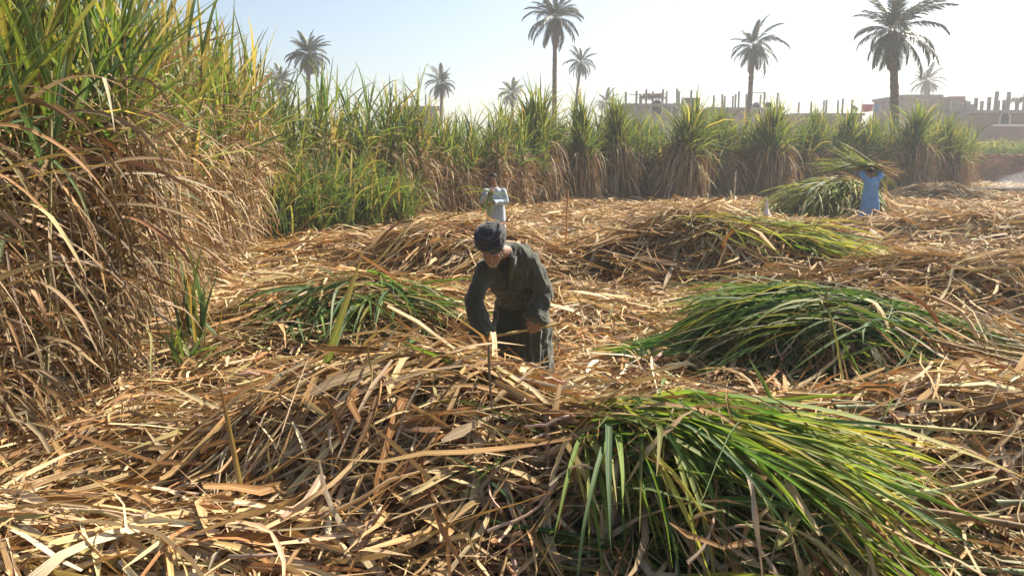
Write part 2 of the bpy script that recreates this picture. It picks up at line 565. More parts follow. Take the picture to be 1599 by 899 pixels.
def litter_blocks(x, y, th, Lr, wr, S=6, K=3, zmax=0.10, loose=0.12, pal=DRY, pp=DRYP, sheath=0.12, bright=1.0, wild=0.05):
    N = len(x)
    L = rng.uniform(Lr[0], Lr[1], N) * rng.choice([1, .55, 1.3], N, p=[.6, .25, .15])
    w = rng.uniform(wr[0], wr[1], N) * rng.choice([1, .22, .55], N, p=[.34, .34, .32]) * 0.5
    z0 = rng.random(N) ** 1.5 * zmax + 0.01
    tilt = rng.normal(0, loose, N)
    P = drape(x, y, th, L, S, rng.normal(0, 0.35, N), z0, tilt, rng.normal(0.02, 0.03, N), 0.006)
    # broken, kinked blades
    kn = rng.random(N) < 0.22
    if kn.any():
        ki = rng.integers(1, S - 1, N)
        a = rng.normal(0, 0.9, N)
        for i in np.nonzero(kn)[0]:
            k = ki[i]; c, s_ = math.cos(a[i]), math.sin(a[i])
            d = P[i, k + 1:] - P[i, k]
            P[i, k + 1:, 0] = P[i, k, 0] + c * d[:, 0] - s_ * d[:, 1]
            P[i, k + 1:, 1] = P[i, k, 1] + s_ * d[:, 0] + c * d[:, 1]
            P[i, k + 1:, 2] = np.maximum(P[i, k + 1:, 2], Hf(P[i, k + 1:, 0], P[i, k + 1:, 1]) + 0.015)
    col = pick(pal, pp, N) * bright
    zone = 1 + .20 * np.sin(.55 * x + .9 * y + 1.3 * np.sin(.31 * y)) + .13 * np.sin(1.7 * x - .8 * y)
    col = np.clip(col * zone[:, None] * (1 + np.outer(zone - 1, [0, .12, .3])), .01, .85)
    tip = pick(pal, pp, N) * bright
    tip = col * 0.5 + tip * 0.5
    W = wprof(S, w, 0.75, 5.0, 0.10) * (1 + .28 * rng.normal(0, 1, (N, S)).clip(-1.5, 1.5))
    nsh = int(N * sheath)
    out = []
    a, b = slice(0, nsh), slice(nsh, N)
    if nsh:
        Ws = np.clip(w[a], .009, .022)[:, None] * np.linspace(1.0, 0.7, S)[None, :]
        # short straight sheaths
        Ps = P[a].copy()
        mid = Ps.mean(1, keepdims=True)
        f = np.clip(rng.uniform(.22, .42, nsh) / L[a], .2, 1)[:, None, None]
        Ps = mid + (Ps - mid) * f
        sc = pick(np.array([(.60, .47, .32), (.50, .34, .18), (.46, .33, .25), (.34, .18, .08)]), [.35, .3, .2, .15], nsh)
        out.append(halftube(Ps, Ws, sc, sc * np.array([.8, .7, .72]), rng.uniform(1.3, 2.7, nsh), rng.uniform(0, 6.28, nsh)))
    roll = rng.normal(0, 0.55, N - nsh)
    out.append(ribbon(P[b], W[b], col[b], tip[b], roll, rng.normal(0, 0.9, N - nsh), rng.uniform(-.2, .9, N - nsh), K))
    return out

def rand_in_heap(key, n, ext=1.12):
    cx, cy, rx, ry, rot, h = HEAPS[key]
    a = R(rot)
    t = rng.uniform(0, 2 * math.pi, n); r = np.sqrt(rng.random(n)) * ext
    u, v = r * np.cos(t) * rx, r * np.sin(t) * ry
    return cx + u * math.cos(a) - v * math.sin(a), cy + u * math.sin(a) + v * math.cos(a)

def angles(n, mean, sd, iso=0.3):
    return np.where(rng.random(n) < iso, rng.uniform(0, 2 * math.pi, n), rng.normal(mean, sd, n) + math.pi * rng.integers(0, 2, n))

# ------------------------------------------------------------------ litter over the field (stuff)
def field_litter():
    def fan(n, y0, y1, spread=0.82):
        y = np.sqrt(rng.uniform(y0 ** 2, y1 ** 2, n))
        x = rng.uniform(-spread, spread, n) * y
        return x, y
    def ok(x, y):
        m = np.ones(len(x), bool)
        m &= ~((x < -3.3 - 0.17 * (y - 6)) & (y > 6) & (y < 21))      # inside the standing cane
        m &= y < np.where(x > 25, 62, 38 + np.clip((x - 6) * 0.55, -6, 22))
        m &= ~(((x - 29) / 2.7) ** 2 + ((y - 47.3) / 1.6) ** 2 < 1)
        return m
    root = tag(empty('field_litter', (0, 6, 0)), 'dry cane leaves and trash strewn over the whole harvested field', None, None, 'stuff')
    bl = []
    x, y = fan(13000, 2.1, 9.5); k = ok(x, y); x, y = x[k], y[k]
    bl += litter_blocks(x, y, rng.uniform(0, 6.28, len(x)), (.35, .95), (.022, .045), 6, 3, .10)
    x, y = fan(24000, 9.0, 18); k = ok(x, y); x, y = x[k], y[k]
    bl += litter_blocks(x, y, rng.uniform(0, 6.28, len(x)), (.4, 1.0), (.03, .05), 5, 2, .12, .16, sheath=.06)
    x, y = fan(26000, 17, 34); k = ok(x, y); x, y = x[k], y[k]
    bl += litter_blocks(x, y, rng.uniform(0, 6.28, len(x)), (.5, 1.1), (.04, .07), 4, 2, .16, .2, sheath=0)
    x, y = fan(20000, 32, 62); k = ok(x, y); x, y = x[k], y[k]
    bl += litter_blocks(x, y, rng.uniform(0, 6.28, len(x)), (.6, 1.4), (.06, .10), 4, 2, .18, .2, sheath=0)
    loc = root.location
    o = link('dry_litter', mesh_from_blocks('dry_litter', [shift(b, np.array(loc)) for b in bl], M_DRY), None, root)
    o['kind'] = 'stuff'
field_litter()

# ------------------------------------------------------------------ dry heaps
def free_leaves(P0, D0, L, w, S, K, droop, col, tip, wob=.05, kink=.1, pw=1.0, floor=None, fold=.35, roll=.25, twist=.6, prof=(.55, 2.6, .04)):
    N = len(P0)
    P = free_curve(P0, D0, L, S, droop, wob, kink, pw, floor)
    az = np.arctan2(D0[:, 1], D0[:, 0])
    W = wprof(S, w * 0.5, *prof)
    return ribbon(P, W, col, tip, rng.normal(0, roll, N), rng.normal(0, twist, N), fold, K, az)

def floor_at(off):
    return lambda x, y: Hf(x, y) + off

def heap_sticks_out(key, n, L=(.4, .9), w=(.018, .04), up=(.2, 1.0), bright=1.0):
    x, y = rand_in_heap(key, n, .95)
    P0 = np.stack([x, y, Hf(x, y) + .01], -1)
    az = rng.uniform(0, 6.28, n); u = rng.uniform(*up, n)
    D0 = np.stack([np.cos(az), np.sin(az), u], -1)
    c = pick(DRY, DRYP, n) * bright
    return free_leaves(P0, D0, rng.uniform(*L, n), rng.uniform(*w, n), 7, 3, rng.uniform(1, 5, n), c, c * .9, .10, .3, 1.0, floor_at(.02), .5, 1.0, 1.5, (.8, 5.0, .1))

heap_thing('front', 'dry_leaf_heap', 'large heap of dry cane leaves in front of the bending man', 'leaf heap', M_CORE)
n = 6000
x, y = rand_in_heap('front', n)
kf = ~((x > .30) & (y < 5.0)); x, y = x[kf], y[kf]; n = len(x)
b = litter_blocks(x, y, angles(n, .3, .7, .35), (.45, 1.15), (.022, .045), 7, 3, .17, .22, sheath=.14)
nb = 150
x, y = rand_in_heap('front', nb, .98)
x = np.minimum(x, .15)
b += litter_blocks(x, y, angles(nb, .5, .9, .5), (.35, .85), (.034, .052), 9, 3, .20, .22, DRY, [.3, .15, .1, .06, .05, .16, 0, .03, .15], .35)
b.append(heap_sticks_out('front', 150, (.3, .65), (.012, .035), (-.1, .4)))
emit(HEAP_ROOT['front'], b, M_DRY, 'dry_leaf', 'matted_leaves', 300)

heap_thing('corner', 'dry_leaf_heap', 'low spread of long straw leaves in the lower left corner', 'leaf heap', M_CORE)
n = 2300
x, y = rand_in_heap('corner', n, 1.15)
b = litter_blocks(x, y, angles(n, -.15, .5, .3), (.5, 1.3), (.026, .05), 7, 3, .13, .14, sheath=.1)
nb = 90
x, y = rand_in_heap('corner', nb, 1.0)
b += litter_blocks(x, y, angles(nb, -.1, .6, .4), (.4, 1.0), (.034, .052), 9, 3, .16, .16, DRY, [.3, .15, .1, .06, .05, .16, 0, .03, .15], .2)
b.append(heap_sticks_out('corner', 60))
emit(HEAP_ROOT['corner'], b, M_DRY, 'dry_leaf', 'matted_leaves', 220)

def dry_heap(key, label, n, mean, sd, iso, Lr, wr, K, zmax, loose, singles, bright=1.0, sticks=80, mat=None):
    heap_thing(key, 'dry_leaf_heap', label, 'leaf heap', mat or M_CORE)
    x, y = rand_in_heap(key, n)
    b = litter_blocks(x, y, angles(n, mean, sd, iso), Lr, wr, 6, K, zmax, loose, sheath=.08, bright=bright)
    if sticks: b.append(heap_sticks_out(key, sticks, (.5, 1.1), (.03, .05), (.1, .9), bright))
    emit(HEAP_ROOT[key], b, M_DRY, 'dry_leaf', 'matted_leaves', singles)

dry_heap('behind', 'rounded dry leaf heap behind the bending man, below the man in white', 2600, .5, .5, .3, (.6, 1.4), (.035, .06), 3, .2, .22, 120)
dry_heap('hollow', 'long dry cane heap with shaded hollow front left of the green tops', 3800, .1, .45, .35, (.7, 1.6), (.035, .06), 3, .22, .24, 140, .92)
dry_heap('right', 'wide brown trash heap at the right above the dark green cane pile', 3600, -.25, .5, .35, (.6, 1.4), (.03, .055), 3, .18, .2, 120, .9)
dry_heap('far_right', 'long low brown heap at the right edge beyond the blue robe', 3600, 0, .5, .4, (.8, 1.8), (.045, .08), 2, .2, .2, 0, .85)
dry_heap('pale', 'flat pale sunlit straw patch at the foot of the left cane', 2600, .05, .35, .25, (.6, 1.4), (.035, .055), 3, .12, .12, 100, 1.1)  # straw colour raised a little to paint its sunlit look
dry_heap('dark', 'low dull grey heap before the far brick wall', 1800, .1, .5, .3, (1, 2), (.06, .1), 2, .2, .15, 0, .5, 40)

# ------------------------------------------------------------------ green bundles
def fan_leaves(n, p_lo, p_hi, az_mean, az_sd, el, L, w, droop, pal=GRN, pp=GRNP, S=8, K=3, lift=(.0, .12), tipdry=.35, wob=.035, pw=.7, floor_gap=.1, kink=.05):
    P0 = rng.uniform(p_lo, p_hi, (n, 3))
    if p_lo[2] == p_hi[2] == 0:
        P0[:, 2] = Hf(P0[:, 0], P0[:, 1]) + rng.uniform(*lift, n)
    az = rng.normal(az_mean, az_sd, n); e = rng.uniform(*el, n)
    D0 = np.stack([np.cos(az) * np.cos(e), np.sin(az) * np.cos(e), np.sin(e)], -1)
    c = pick(pal, pp, n)
    dry = pick(DRY, DRYP, n)
    tm = (rng.random(n) < tipdry)[:, None]
    tip = np.where(tm, dry * .6 + c * .4, c * np.array([1.25, 1.15, .9]))
    gap = rng.random(n) * floor_gap + .015
    return free_leaves(P0, D0, rng.uniform(*L, n), rng.uniform(*w, n), S, K, rng.uniform(*droop, n), c, tip, wob, kink, pw,
                       lambda x, y: Hf(x, y) + gap, .4, .35, .9)

# front right bundle: tops flow to the right and towards the camera
heap_thing('green_front', 'cane_top_bundle', 'bright green cane tops sprawling over the front right foreground', 'cane bundle', M_CORE_G)
b = []
br = [.26, .12, .28, .20, .06, .08]
b.append(fan_leaves(190, (.30, 4.15, 0), (1.0, 4.8, 0), R(-17), .17, (-.08, .15), (.8, 1.4), (.022, .042), (.2, .7), GRN, br))
b.append(fan_leaves(150, (.35, 3.9, 0), (1.2, 4.5, 0), R(-33), .22, (-.08, .2), (.7, 1.25), (.022, .042), (.3, 1.0), GRN, br))
b.append(fan_leaves(75, (.30, 3.85, 0), (.75, 4.25, 0), R(-66), .3, (.0, .3), (.6, 1.2), (.022, .042), (1.0, 2.4), GRN, br))
b.append(fan_leaves(110, (.8, 3.6, 0), (1.4, 4.2, 0), R(-38), .35, (-.08, .15), (.5, .95), (.02, .038), (.3, 1.0), GRN, br))
b.append(fan_leaves(150, (.40, 4.55, 0), (.95, 5.3, 0), R(-7), .14, (.0, .2), (.9, 1.45), (.018, .034), (.3, .8), GRN, [.1, .05, .3, .35, 0, .2], lift=(.06, .2)))
n = 620
x, y = rand_in_heap('green_front', n, 1.0)
b += litter_blocks(x, y, angles(n, -.5, .33, .06), (.5, 1.2), (.022, .042), 8, 3, .13, .12, GRN, br, 0)
n = 150
x, y = rand_in_heap('green_front', n, .9)
dryb = litter_blocks(x, y, angles(n, -.5, .5, .3), (.4, 1.0), (.014, .034), 7, 3, .20, .2, sheath=.05)
x, y = rng.uniform(-.1, .3, 150), rng.uniform(4.0, 4.75, 150)
dryb += litter_blocks(x, y, angles(150, -.4, .4, .2), (.5, 1.0), (.02, .04), 7, 3, .16, .15, sheath=.2)
for q in b: q['C'] = np.clip(q['C'] * np.array([1.25, 1.22, 1.1], np.float32), 0, .8)  # greens lifted to paint sunlight onto these tops
emit(HEAP_ROOT['green_front'], b, M_GRN, 'green_leaf', 'matted_green_leaves', 300)
emit(HEAP_ROOT['green_front'], dryb, M_DRY, 'dry_leaf', 'matted_dry_leaves', 90)

# one long blade that arches out to the right
P0 = np.array([[.95, 4.25, .74]]); D0 = np.array([[1.0, -.28, -.03]])
lb = free_leaves(P0, D0, np.array([1.75]), np.array([.062]), 14, 3, np.array([.32]), np.array([[.13, .24, .04]]), np.array([[.5, .36, .09]]), .004, 0, .6, None, .35, .05, .25)
emit(HEAP_ROOT['green_front'], [lb], M_GRN, 'long_arching_leaf', 'x', 1)

# dark bundle on the right: stalks to the right, tops to the left
heap_thing('green_right', 'cane_top_bundle', 'dark green pile of cane tops lying at right beside the bending man', 'cane bundle', M_CORE_G)
dk = [.30, .36, .12, .04, .16, .02]
b = []
b.append(fan_leaves(420, (3.1, 7.1, 0), (4.4, 8.0, 0), R(176), .16, (-.08, .10), (1.2, 2.0), (.018, .036), (.2, .6), GRN, dk, lift=(-.02, .10)))
b.append(fan_leaves(200, (2.4, 6.9, 0), (4.0, 7.5, 0), R(188), .25, (-.1, .15), (.8, 1.4), (.018, .036), (.4, 1.0), GRN, dk, lift=(-.02, .08)))
n = 1100
x, y = rand_in_heap('green_right', n, 1.02)
b += litter_blocks(x, y, angles(n, .03, .17, .04), (.7, 1.3), (.02, .04), 8, 3, .11, .08, GRN, dk, 0)
b.append(fan_leaves(60, (2.3, 6.9, 0), (3.6, 7.6, 0), R(190), .5, (.0, .4), (.8, 1.3), (.018, .032), (.8, 1.8), GRN, [.1, .05, .3, .35, 0, .2]))
emit(HEAP_ROOT['green_right'], b, M_GRN, 'green_leaf', 'matted_green_leaves', 260)
def stalk_cols(n):
    return pick(np.array([(.32, .27, .11), (.25, .23, .10), (.40, .29, .13), (.26, .17, .08), (.20, .22, .12)]), [.28, .2, .25, .17, .1], n)
n = 95
P0 = np.stack([rng.uniform(2.9, 3.9, n), rng.uniform(7.1, 8.3, n), rng.uniform(.2, .52, n)], -1)
end = P0 + np.stack([rng.uniform(1.3, 2.1, n), rng.uniform(-1.4, -.5, n), np.zeros(n)], -1)
end[:, 2] = Hf(end[:, 0], end[:, 1]) + rng.uniform(.02, .30, n)
D = end - P0
sb = stalks_block(P0, D, np.linalg.norm(D, axis=1) * rng.uniform(.8, 1.1, n), rng.uniform(.010, .015, n), stalk_cols(n))
emit(HEAP_ROOT['green_right'], [sb], M_STALK, 'stalk', 'buried_stalks', 90)
n = 420
x, y = rng.uniform(3.6, 5.3, n), rng.uniform(6.0, 8.0, n)
db = litter_blocks(x, y, angles(n, -.6, .35, .25), (.5, 1.1), (.02, .04), 6, 3, .34, .15, sheath=.1)
emit(HEAP_ROOT['green_right'], db, M_DRY, 'dry_leaf', 'matted_dry_leaves', 90)

# stalk pile in the right foreground
heap_thing('stalks', 'cane_stalk_pile', 'pile of cut cane stalks lying sideways at the right foreground edge', 'cane stalks', M_CORE)
n = 120
x, y = rng.uniform(1.6, 4.0, n), rng.uniform(3.3, 5.8, n)
th = rng.normal(-.02, .16, n)
L = rng.uniform(1.1, 1.9, n)
z = Hf(x, y) + rng.uniform(-.04, .09, n)
D = np.stack([np.cos(th), np.sin(th), rng.normal(0, .05, n)], -1)
sb = stalks_block(np.stack([x, y, z], -1) - D * L[:, None] / 2, D, L, rng.uniform(.011, .016, n), stalk_cols(n))
emit(HEAP_ROOT['stalks'], [sb], M_STALK, 'stalk', 'buried_stalks', 190)
n = 2100
x, y = rand_in_heap('stalks', n, 1.1)
db = litter_blocks(x, y, angles(n, 0, .5, .4), (.35, .9), (.018, .042), 6, 3, .17, .2, sheath=.2)
db.append(heap_sticks_out('stalks', 70, (.3, .7)))
emit(HEAP_ROOT['stalks'], db, M_DRY, 'dry_leaf', 'matted_leaves', 160)

# left mid bundle: tops hang to the front
heap_thing('green_left', 'cane_top_bundle', 'cut cane with bluish green tops left of the bending man', 'cane bundle', M_CORE)
b = []
b.append(fan_leaves(55, (-2.1, 8.2, 0), (-1.2, 8.8, 0), R(-115), .35, (-.1, .3), (.7, 1.3), (.028, .045), (.8, 1.8), GRN, dk))
b.append(fan_leaves(40, (-1.8, 8.2, 0), (-.9, 8.8, 0), R(-30), .3, (-.1, .25), (.7, 1.4), (.026, .042), (.5, 1.2), GRN, dk))
b.append(fan_leaves(35, (-2.3, 7.8, 0), (-1.4, 8.3, 0), R(-100), .5, (-.1, .3), (.5, 1.0), (.026, .042), (.8, 1.8), GRN, dk))
n = 110
x, y = rng.uniform(-2.4, -.7, n), rng.uniform(7.8, 8.5, n)
b += litter_blocks(x, y, angles(n, -.5, .5, .3), (.5, 1.1), (.024, .042), 7, 3, .16, .2, GRN, dk, 0)
emit(HEAP_ROOT['green_left'], b, M_GRN, 'green_leaf', 'matted_green_leaves', 200)
n = 2300
x, y = rand_in_heap('green_left', n)
k = ~((y < 8.3) & (rng.random(n) < .25)); x, y = x[k], y[k]; n = len(x)
db = litter_blocks(x, y, angles(n, .15, .4, .25), (.6, 1.4), (.026, .05), 6, 3, .15, .16, sheath=.08)
emit(HEAP_ROOT['green_left'], db, M_DRY, 'dry_leaf', 'matted_dry_leaves', 160)

# green tops on the right end of the hollow heap
b = [fan_leaves(170, (4.0, 13.0, 0), (5.2, 13.9, 0), R(-12), .3, (-.05, .25), (1.0, 1.8), (.035, .055), (.4, .9), GRN, [.2, .05, .3, .3, 0, .15], S=7, lift=(0, .2)),
     fan_leaves(60, (2.4, 13.2, 0), (4.0, 14.0, 0), R(-15), .5, (-.05, .3), (.9, 1.5), (.03, .05), (.5, 1.2), GRN, [.1, .05, .3, .4, 0, .15], S=7, lift=(0, .2))]
emit(HEAP_ROOT['hollow'], b, M_GRN, 'green_leaf', 'matted_green_leaves', 110)

# stack by the man in blue
heap_thing('stack', 'cane_top_stack', 'tall stack of drooping cane tops beside the man in blue', 'cane stack', M_CORE_G)
ye = [.15, .12, .2, .28, .05, .2]
b = [fan_leaves(520, (9.9, 26.2, 0), (12.6, 27.4, 0), R(188), .45, (-.05, .2), (1.2, 2.4), (.04, .065), (.4, 1.0), GRN, ye, S=6, K=2, lift=(-.05, .25), floor_gap=.25, tipdry=.6),
     fan_leaves(420, (9.2, 26.2, 0), (12.2, 27.4, 0), R(225), .5, (-.15, .15), (1.0, 1.8), (.04, .065), (.6, 1.3), GRN, ye, S=6, K=2, lift=(-.05, .2), floor_gap=.2, tipdry=.6)]
emit(HEAP_ROOT['stack'], b, M_GRN, 'green_leaf', 'matted_green_leaves', 150)
n = 500
x, y = rand_in_heap('stack', n, .95)
db = litter_blocks(x, y, angles(n, .1, .4, .2), (.9, 1.8), (.05, .08), 5, 2, .3, .2, sheath=0, bright=1.05)
emit(HEAP_ROOT['stack'], db, M_DRY, 'dry_leaf', 'matted_dry_leaves', 60)

# ------------------------------------------------------------------ standing sugarcane
def cane_blocks(nst, Rb, h, hv, ng, nd, S, K, gl=(1.1, 1.6), gw=(.03, .05), dw=(.018, .034), lean=.10, dl=(.6, 1.2), splay=(.12, .7), gdroop=(.25, 1.1), low=.10, stalk_K=6, brush=False, tie=None, green_from=.62, yellow=.2):
    """one stool of cane at the origin; returns stalk, green, dry blocks"""
    a = rng.uniform(0, 6.28, nst); r = np.sqrt(rng.random(nst)) * Rb
    base = np.stack([r * np.cos(a), r * np.sin(a), np.zeros(nst)], -1)
    hs = h + rng.normal(0, hv, nst)
    le = rng.uniform(0, lean, nst)
    D = np.stack([np.cos(a) * le + rng.normal(0, .04, nst), np.sin(a) * le + rng.normal(0, .04, nst), np.ones(nst)], -1)
    if tie: D[:, :2] = -base[:, :2] / tie * .8 + rng.normal(0, .03, (nst, 2))
    D = norm(D)
    sc = pick(np.array([(.26, .25, .10), (.20, .20, .09), (.30, .22, .11)]), [.4, .35, .25], nst)
    st = stalks_block(base, D, hs, rng.uniform(.012, .017, nst), sc, stalk_K, .22, .015)
    # green tops
    N = nst * ng
    i = np.repeat(np.arange(nst), ng)
    t = rng.uniform(green_from, 1.02, N)
    P0 = base[i] + D[i] * (hs[i] * t)[:, None]
    az = rng.uniform(0, 6.28, N)
    sp = rng.uniform(splay[0], splay[1], N) * (1.5 - .8 * np.clip((t - green_from) / (1 - green_from), 0, 1))
    D0 = np.stack([np.cos(az) * np.sin(sp), np.sin(az) * np.sin(sp), np.cos(sp)], -1)
    c = np.where((rng.random(N) < yellow)[:, None], pick(np.array([(.40, .33, .13), (.46, .35, .20), (.30, .22, .11), (.34, .32, .10)]), [.3, .25, .2, .25], N), pick(GRN, GRNP, N) * np.array([1.12, 1.0, 1.05]))
    dryc = pick(DRY, DRYP, N)
    m = (rng.random(N) < .28)[:, None]
    tip = np.where(m, c * .5 + dryc * .4, c * np.array([1.3, 1.15, .9]))
    gr = free_leaves(P0, D0, rng.uniform(*gl, N), rng.uniform(*gw, N), S, K, rng.uniform(*gdroop, N), c, tip, .03, .05, 1.2, None, .35, .2, .8)
    # hanging dry leaves
    N = nst * nd
    i = np.repeat(np.arange(nst), nd)
    t = low + (green_from + .20 - low) * rng.random(N) ** .85
    P0 = base[i] + D[i] * (hs[i] * t)[:, None]
    az = np.where(rng.random(N) < .5, rng.uniform(0, 6.28, N), a[i] + rng.normal(0, .8, N))
    el = rng.uniform(-.1, 1.1, N)
    D0 = np.stack([np.cos(az) * np.cos(el), np.sin(az) * np.cos(el), np.sin(el)], -1)
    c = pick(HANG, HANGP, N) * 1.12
    Ld = rng.uniform(*dl, N) * rng.choice([1, .6], N, p=[.6, .4])
    tang = rng.random(N) < .5
    el2 = rng.uniform(-.6, 1.2, N)
    az2 = rng.uniform(0, 6.28, N)
    D2 = np.stack([np.cos(az2) * np.cos(el2), np.sin(az2) * np.cos(el2), np.sin(el2)], -1)
    D0 = np.where(tang[:, None], D2, D0)
    dro = np.where(tang, rng.uniform(.4, 3.0, N), rng.uniform(2.2, 7.5, N))
    fl = lambda x, y: np.full_like(x, .06)
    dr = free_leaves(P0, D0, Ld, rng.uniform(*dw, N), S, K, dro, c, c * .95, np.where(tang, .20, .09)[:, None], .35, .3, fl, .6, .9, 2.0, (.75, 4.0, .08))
    return st, gr, dr

def cane_thing(name, blocks, loc, label, cat, group=None, singles=(0, 0)):
    st, gr, dr = blocks
    o = empty(name, loc, label, cat, group)
    loc = np.array(loc, np.float32)
    mv = lambda b: dict(V=b['V'] + loc, C=b['C'], U=b['U'], closed=b['closed'])
    emit(o, [mv(st)], M_STALK, 'stalk', 'stalks', 0)
    emit(o, [mv(gr)], M_GRN, 'green_leaf', 'green_leaves', singles[0])
    emit(o, [mv(dr)], M_HANG, 'dry_leaf', 'hanging_dry_leaves', singles[1])
    return o

def gz(x, y): return float(ground_h(np.array(float(x)), np.array(float(y)))) - .04

# nearest stools on the left, each with its own blades
near = [(-3.75, 4.9, 'nearest tall cane stool at the left edge with broad green blades', (150, 170)),
        (-3.75, 5.75, 'second cane stool along the left edge, half shaded, dry below', (150, 170)),
        (-3.80, 6.85, 'third cane stool from the left edge with curled grey dry leaves', (120, 160)),
        (-4.25, 7.9, 'cane stool just left of the small green shoots', (90, 130))]
for i, (x, y, lab, sg) in enumerate(near):
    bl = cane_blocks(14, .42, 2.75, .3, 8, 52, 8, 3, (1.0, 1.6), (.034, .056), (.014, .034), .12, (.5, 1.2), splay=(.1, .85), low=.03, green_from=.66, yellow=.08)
    bl[2]['C'] *= .62  # dry leaf colour darkened to paint the shade on this near side
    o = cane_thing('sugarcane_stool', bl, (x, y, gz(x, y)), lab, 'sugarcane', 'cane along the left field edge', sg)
    n = 15
    az = rng.normal(-.35, .7, n); el = rng.uniform(-.1, .7, n)
    P0 = np.array([x, y, 0]) + np.stack([rng.uniform(-.2, .35, n), rng.uniform(-.4, .3, n), rng.uniform(1.0, 2.45, n)], -1)
    c = pick(np.array([(.40, .33, .24), (.33, .24, .14), (.30, .16, .08), (.46, .40, .22), (.14, .19, .09)]), [.3, .25, .2, .15, .1], n)
    ab = free_leaves(P0, np.stack([np.cos(az) * np.cos(el), np.sin(az) * np.cos(el), np.sin(el)], -1), rng.uniform(.9, 1.6, n), rng.uniform(.026, .046, n), 12, 3, rng.uniform(.8, 2.6, n), c, c * .9, .03, .15, .8, None, .4, .6, 1.2, (.7, 3.5, .06))
    emit(o, [ab], M_HANG, 'arching_leaf', 'arching_leaves', 26)

# prototypes for the rest of the left edge
G_EDGE = 'cane along the left field edge'
L_EDGE = 'sunlit standing cane with rust brown dry leaves along the left field edge'
protos = [cane_blocks(13, .5, 2.6, .35, 8, 52, 6, 2, (.9, 1.5), (.034, .054), (.018, .036), .14, (.5, 1.1), splay=(.1, .9), low=.02, stalk_K=5, green_from=.68, yellow=.30) for _ in range(4)]
pobjs = []
def place_proto(store, name, blks, loc, rz, sc, label, cat, group, k):
    if store.get(k) is None:
        o = cane_thing(name, blks[k], (0, 0, 0), label, cat, group)
        store[k] = o
    else:
        o = copy_tree(store[k])
        tag(o, label, cat, group)
    o.location = loc; o.rotation_euler = (rng.normal(0, .05), rng.normal(0, .05), rz)
    o.scale = sc if isinstance(sc, tuple) else (sc, sc, sc)
    return o
ST = {}
edge = [(-4.5, 8.8), (-4.75, 9.7), (-4.9, 10.6), (-5.05, 11.6), (-5.2, 12.6), (-5.4, 13.7), (-5.6, 14.8), (-5.8, 15.9), (-6.0, 17.0), (-6.2, 18.1), (-6.35, 19.2)]
for i, (x, y) in enumerate(edge):
    place_proto(ST, 'sugarcane_stool', protos, (x + rng.normal(0, .08), y, gz(x, y)), rng.uniform(0, 6.28), rng.uniform(.90, 1.02) * (1 + .012 * (y - 9)), L_EDGE, 'sugarcane', G_EDGE, i % 4)
for dx, (y0, y1, n) in ((-1.0, (4.2, 19.5, 14)), (-2.0, (4.5, 21, 13)), (-3.0, (6, 22, 9))):
    for y in np.linspace(y0, y1, n):
        x = -3.4 - .22 * max(0, y - 6.5) + dx + rng.normal(0, .15)
        place_proto(ST, 'sugarcane_stool', protos, (x, y, gz(x, y)), rng.uniform(0, 6.28), rng.uniform(.98, 1.1) * (1 + .012 * (y - 9)), 'green topped cane standing deeper in the left of the field', 'sugarcane', 'cane deeper in the left field', int(rng.integers(4)))

# middle stand, behind and left of the man in white
protos_m = [cane_blocks(16, .6, 2.8, .22, 12, 36, 6, 2, (.8, 1.5), (.034, .056), (.026, .046), .12, (.7, 1.4), splay=(.08, .95), gdroop=(.4, 1.8), low=.05, stalk_K=5, green_from=.55, yellow=.09) for _ in range(3)]
SM = {}
mid = [(-6.1, 21.3, 1.05, 'cane stool where the left edge turns, below the leftmost palm'),
       (-5.5, 22.6, 1.24, 'tall leafy cane stool in front of the left palm crown'),
       (-4.9, 24.0, 1.04, 'cane stool in the dip right of the leftmost palm'),
       (-4.2, 25.2, 1.22, 'tall yellow tipped cane stool standing mid left against the sky'),
       (-3.5, 26.2, 1.16, 'broad green cane stool left of the small bare posts'),
       (-2.7, 27.2, 1.03, 'cane stool with brown drooping leaves under the small mid palm'),
       (-1.9, 28.2, 1.02, 'cane stool just left of the man in white'),
       (-1.0, 29.4, 1.06, 'cane stool with hanging dry leaves right behind the man in white'),
       (-.1, 31.2, 1.08, 'shadowed cane stool right of the man in white')]
for i, (x, y, s, lab) in enumerate(mid):
    place_proto(SM, 'sugarcane_stool', protos_m, (x, y, gz(x, y)), rng.uniform(0, 6.28), s * .96, lab, 'sugarcane', None, i % 3)
for row in (1.1, 2.2):
    for t in np.linspace(0, 1, 9):
        x, y = -7 + 7.4 * t + rng.normal(0, .2), 22.2 + 10 * t + row * 1.2 + rng.normal(0, .2)
        place_proto(SM, 'sugarcane_stool', protos_m, (x, y, gz(x, y)), rng.uniform(0, 6.28), rng.uniform(.78, .92), 'cane standing behind the first row left of the man in white', 'sugarcane', 'cane behind the middle row', int(rng.integers(3)))

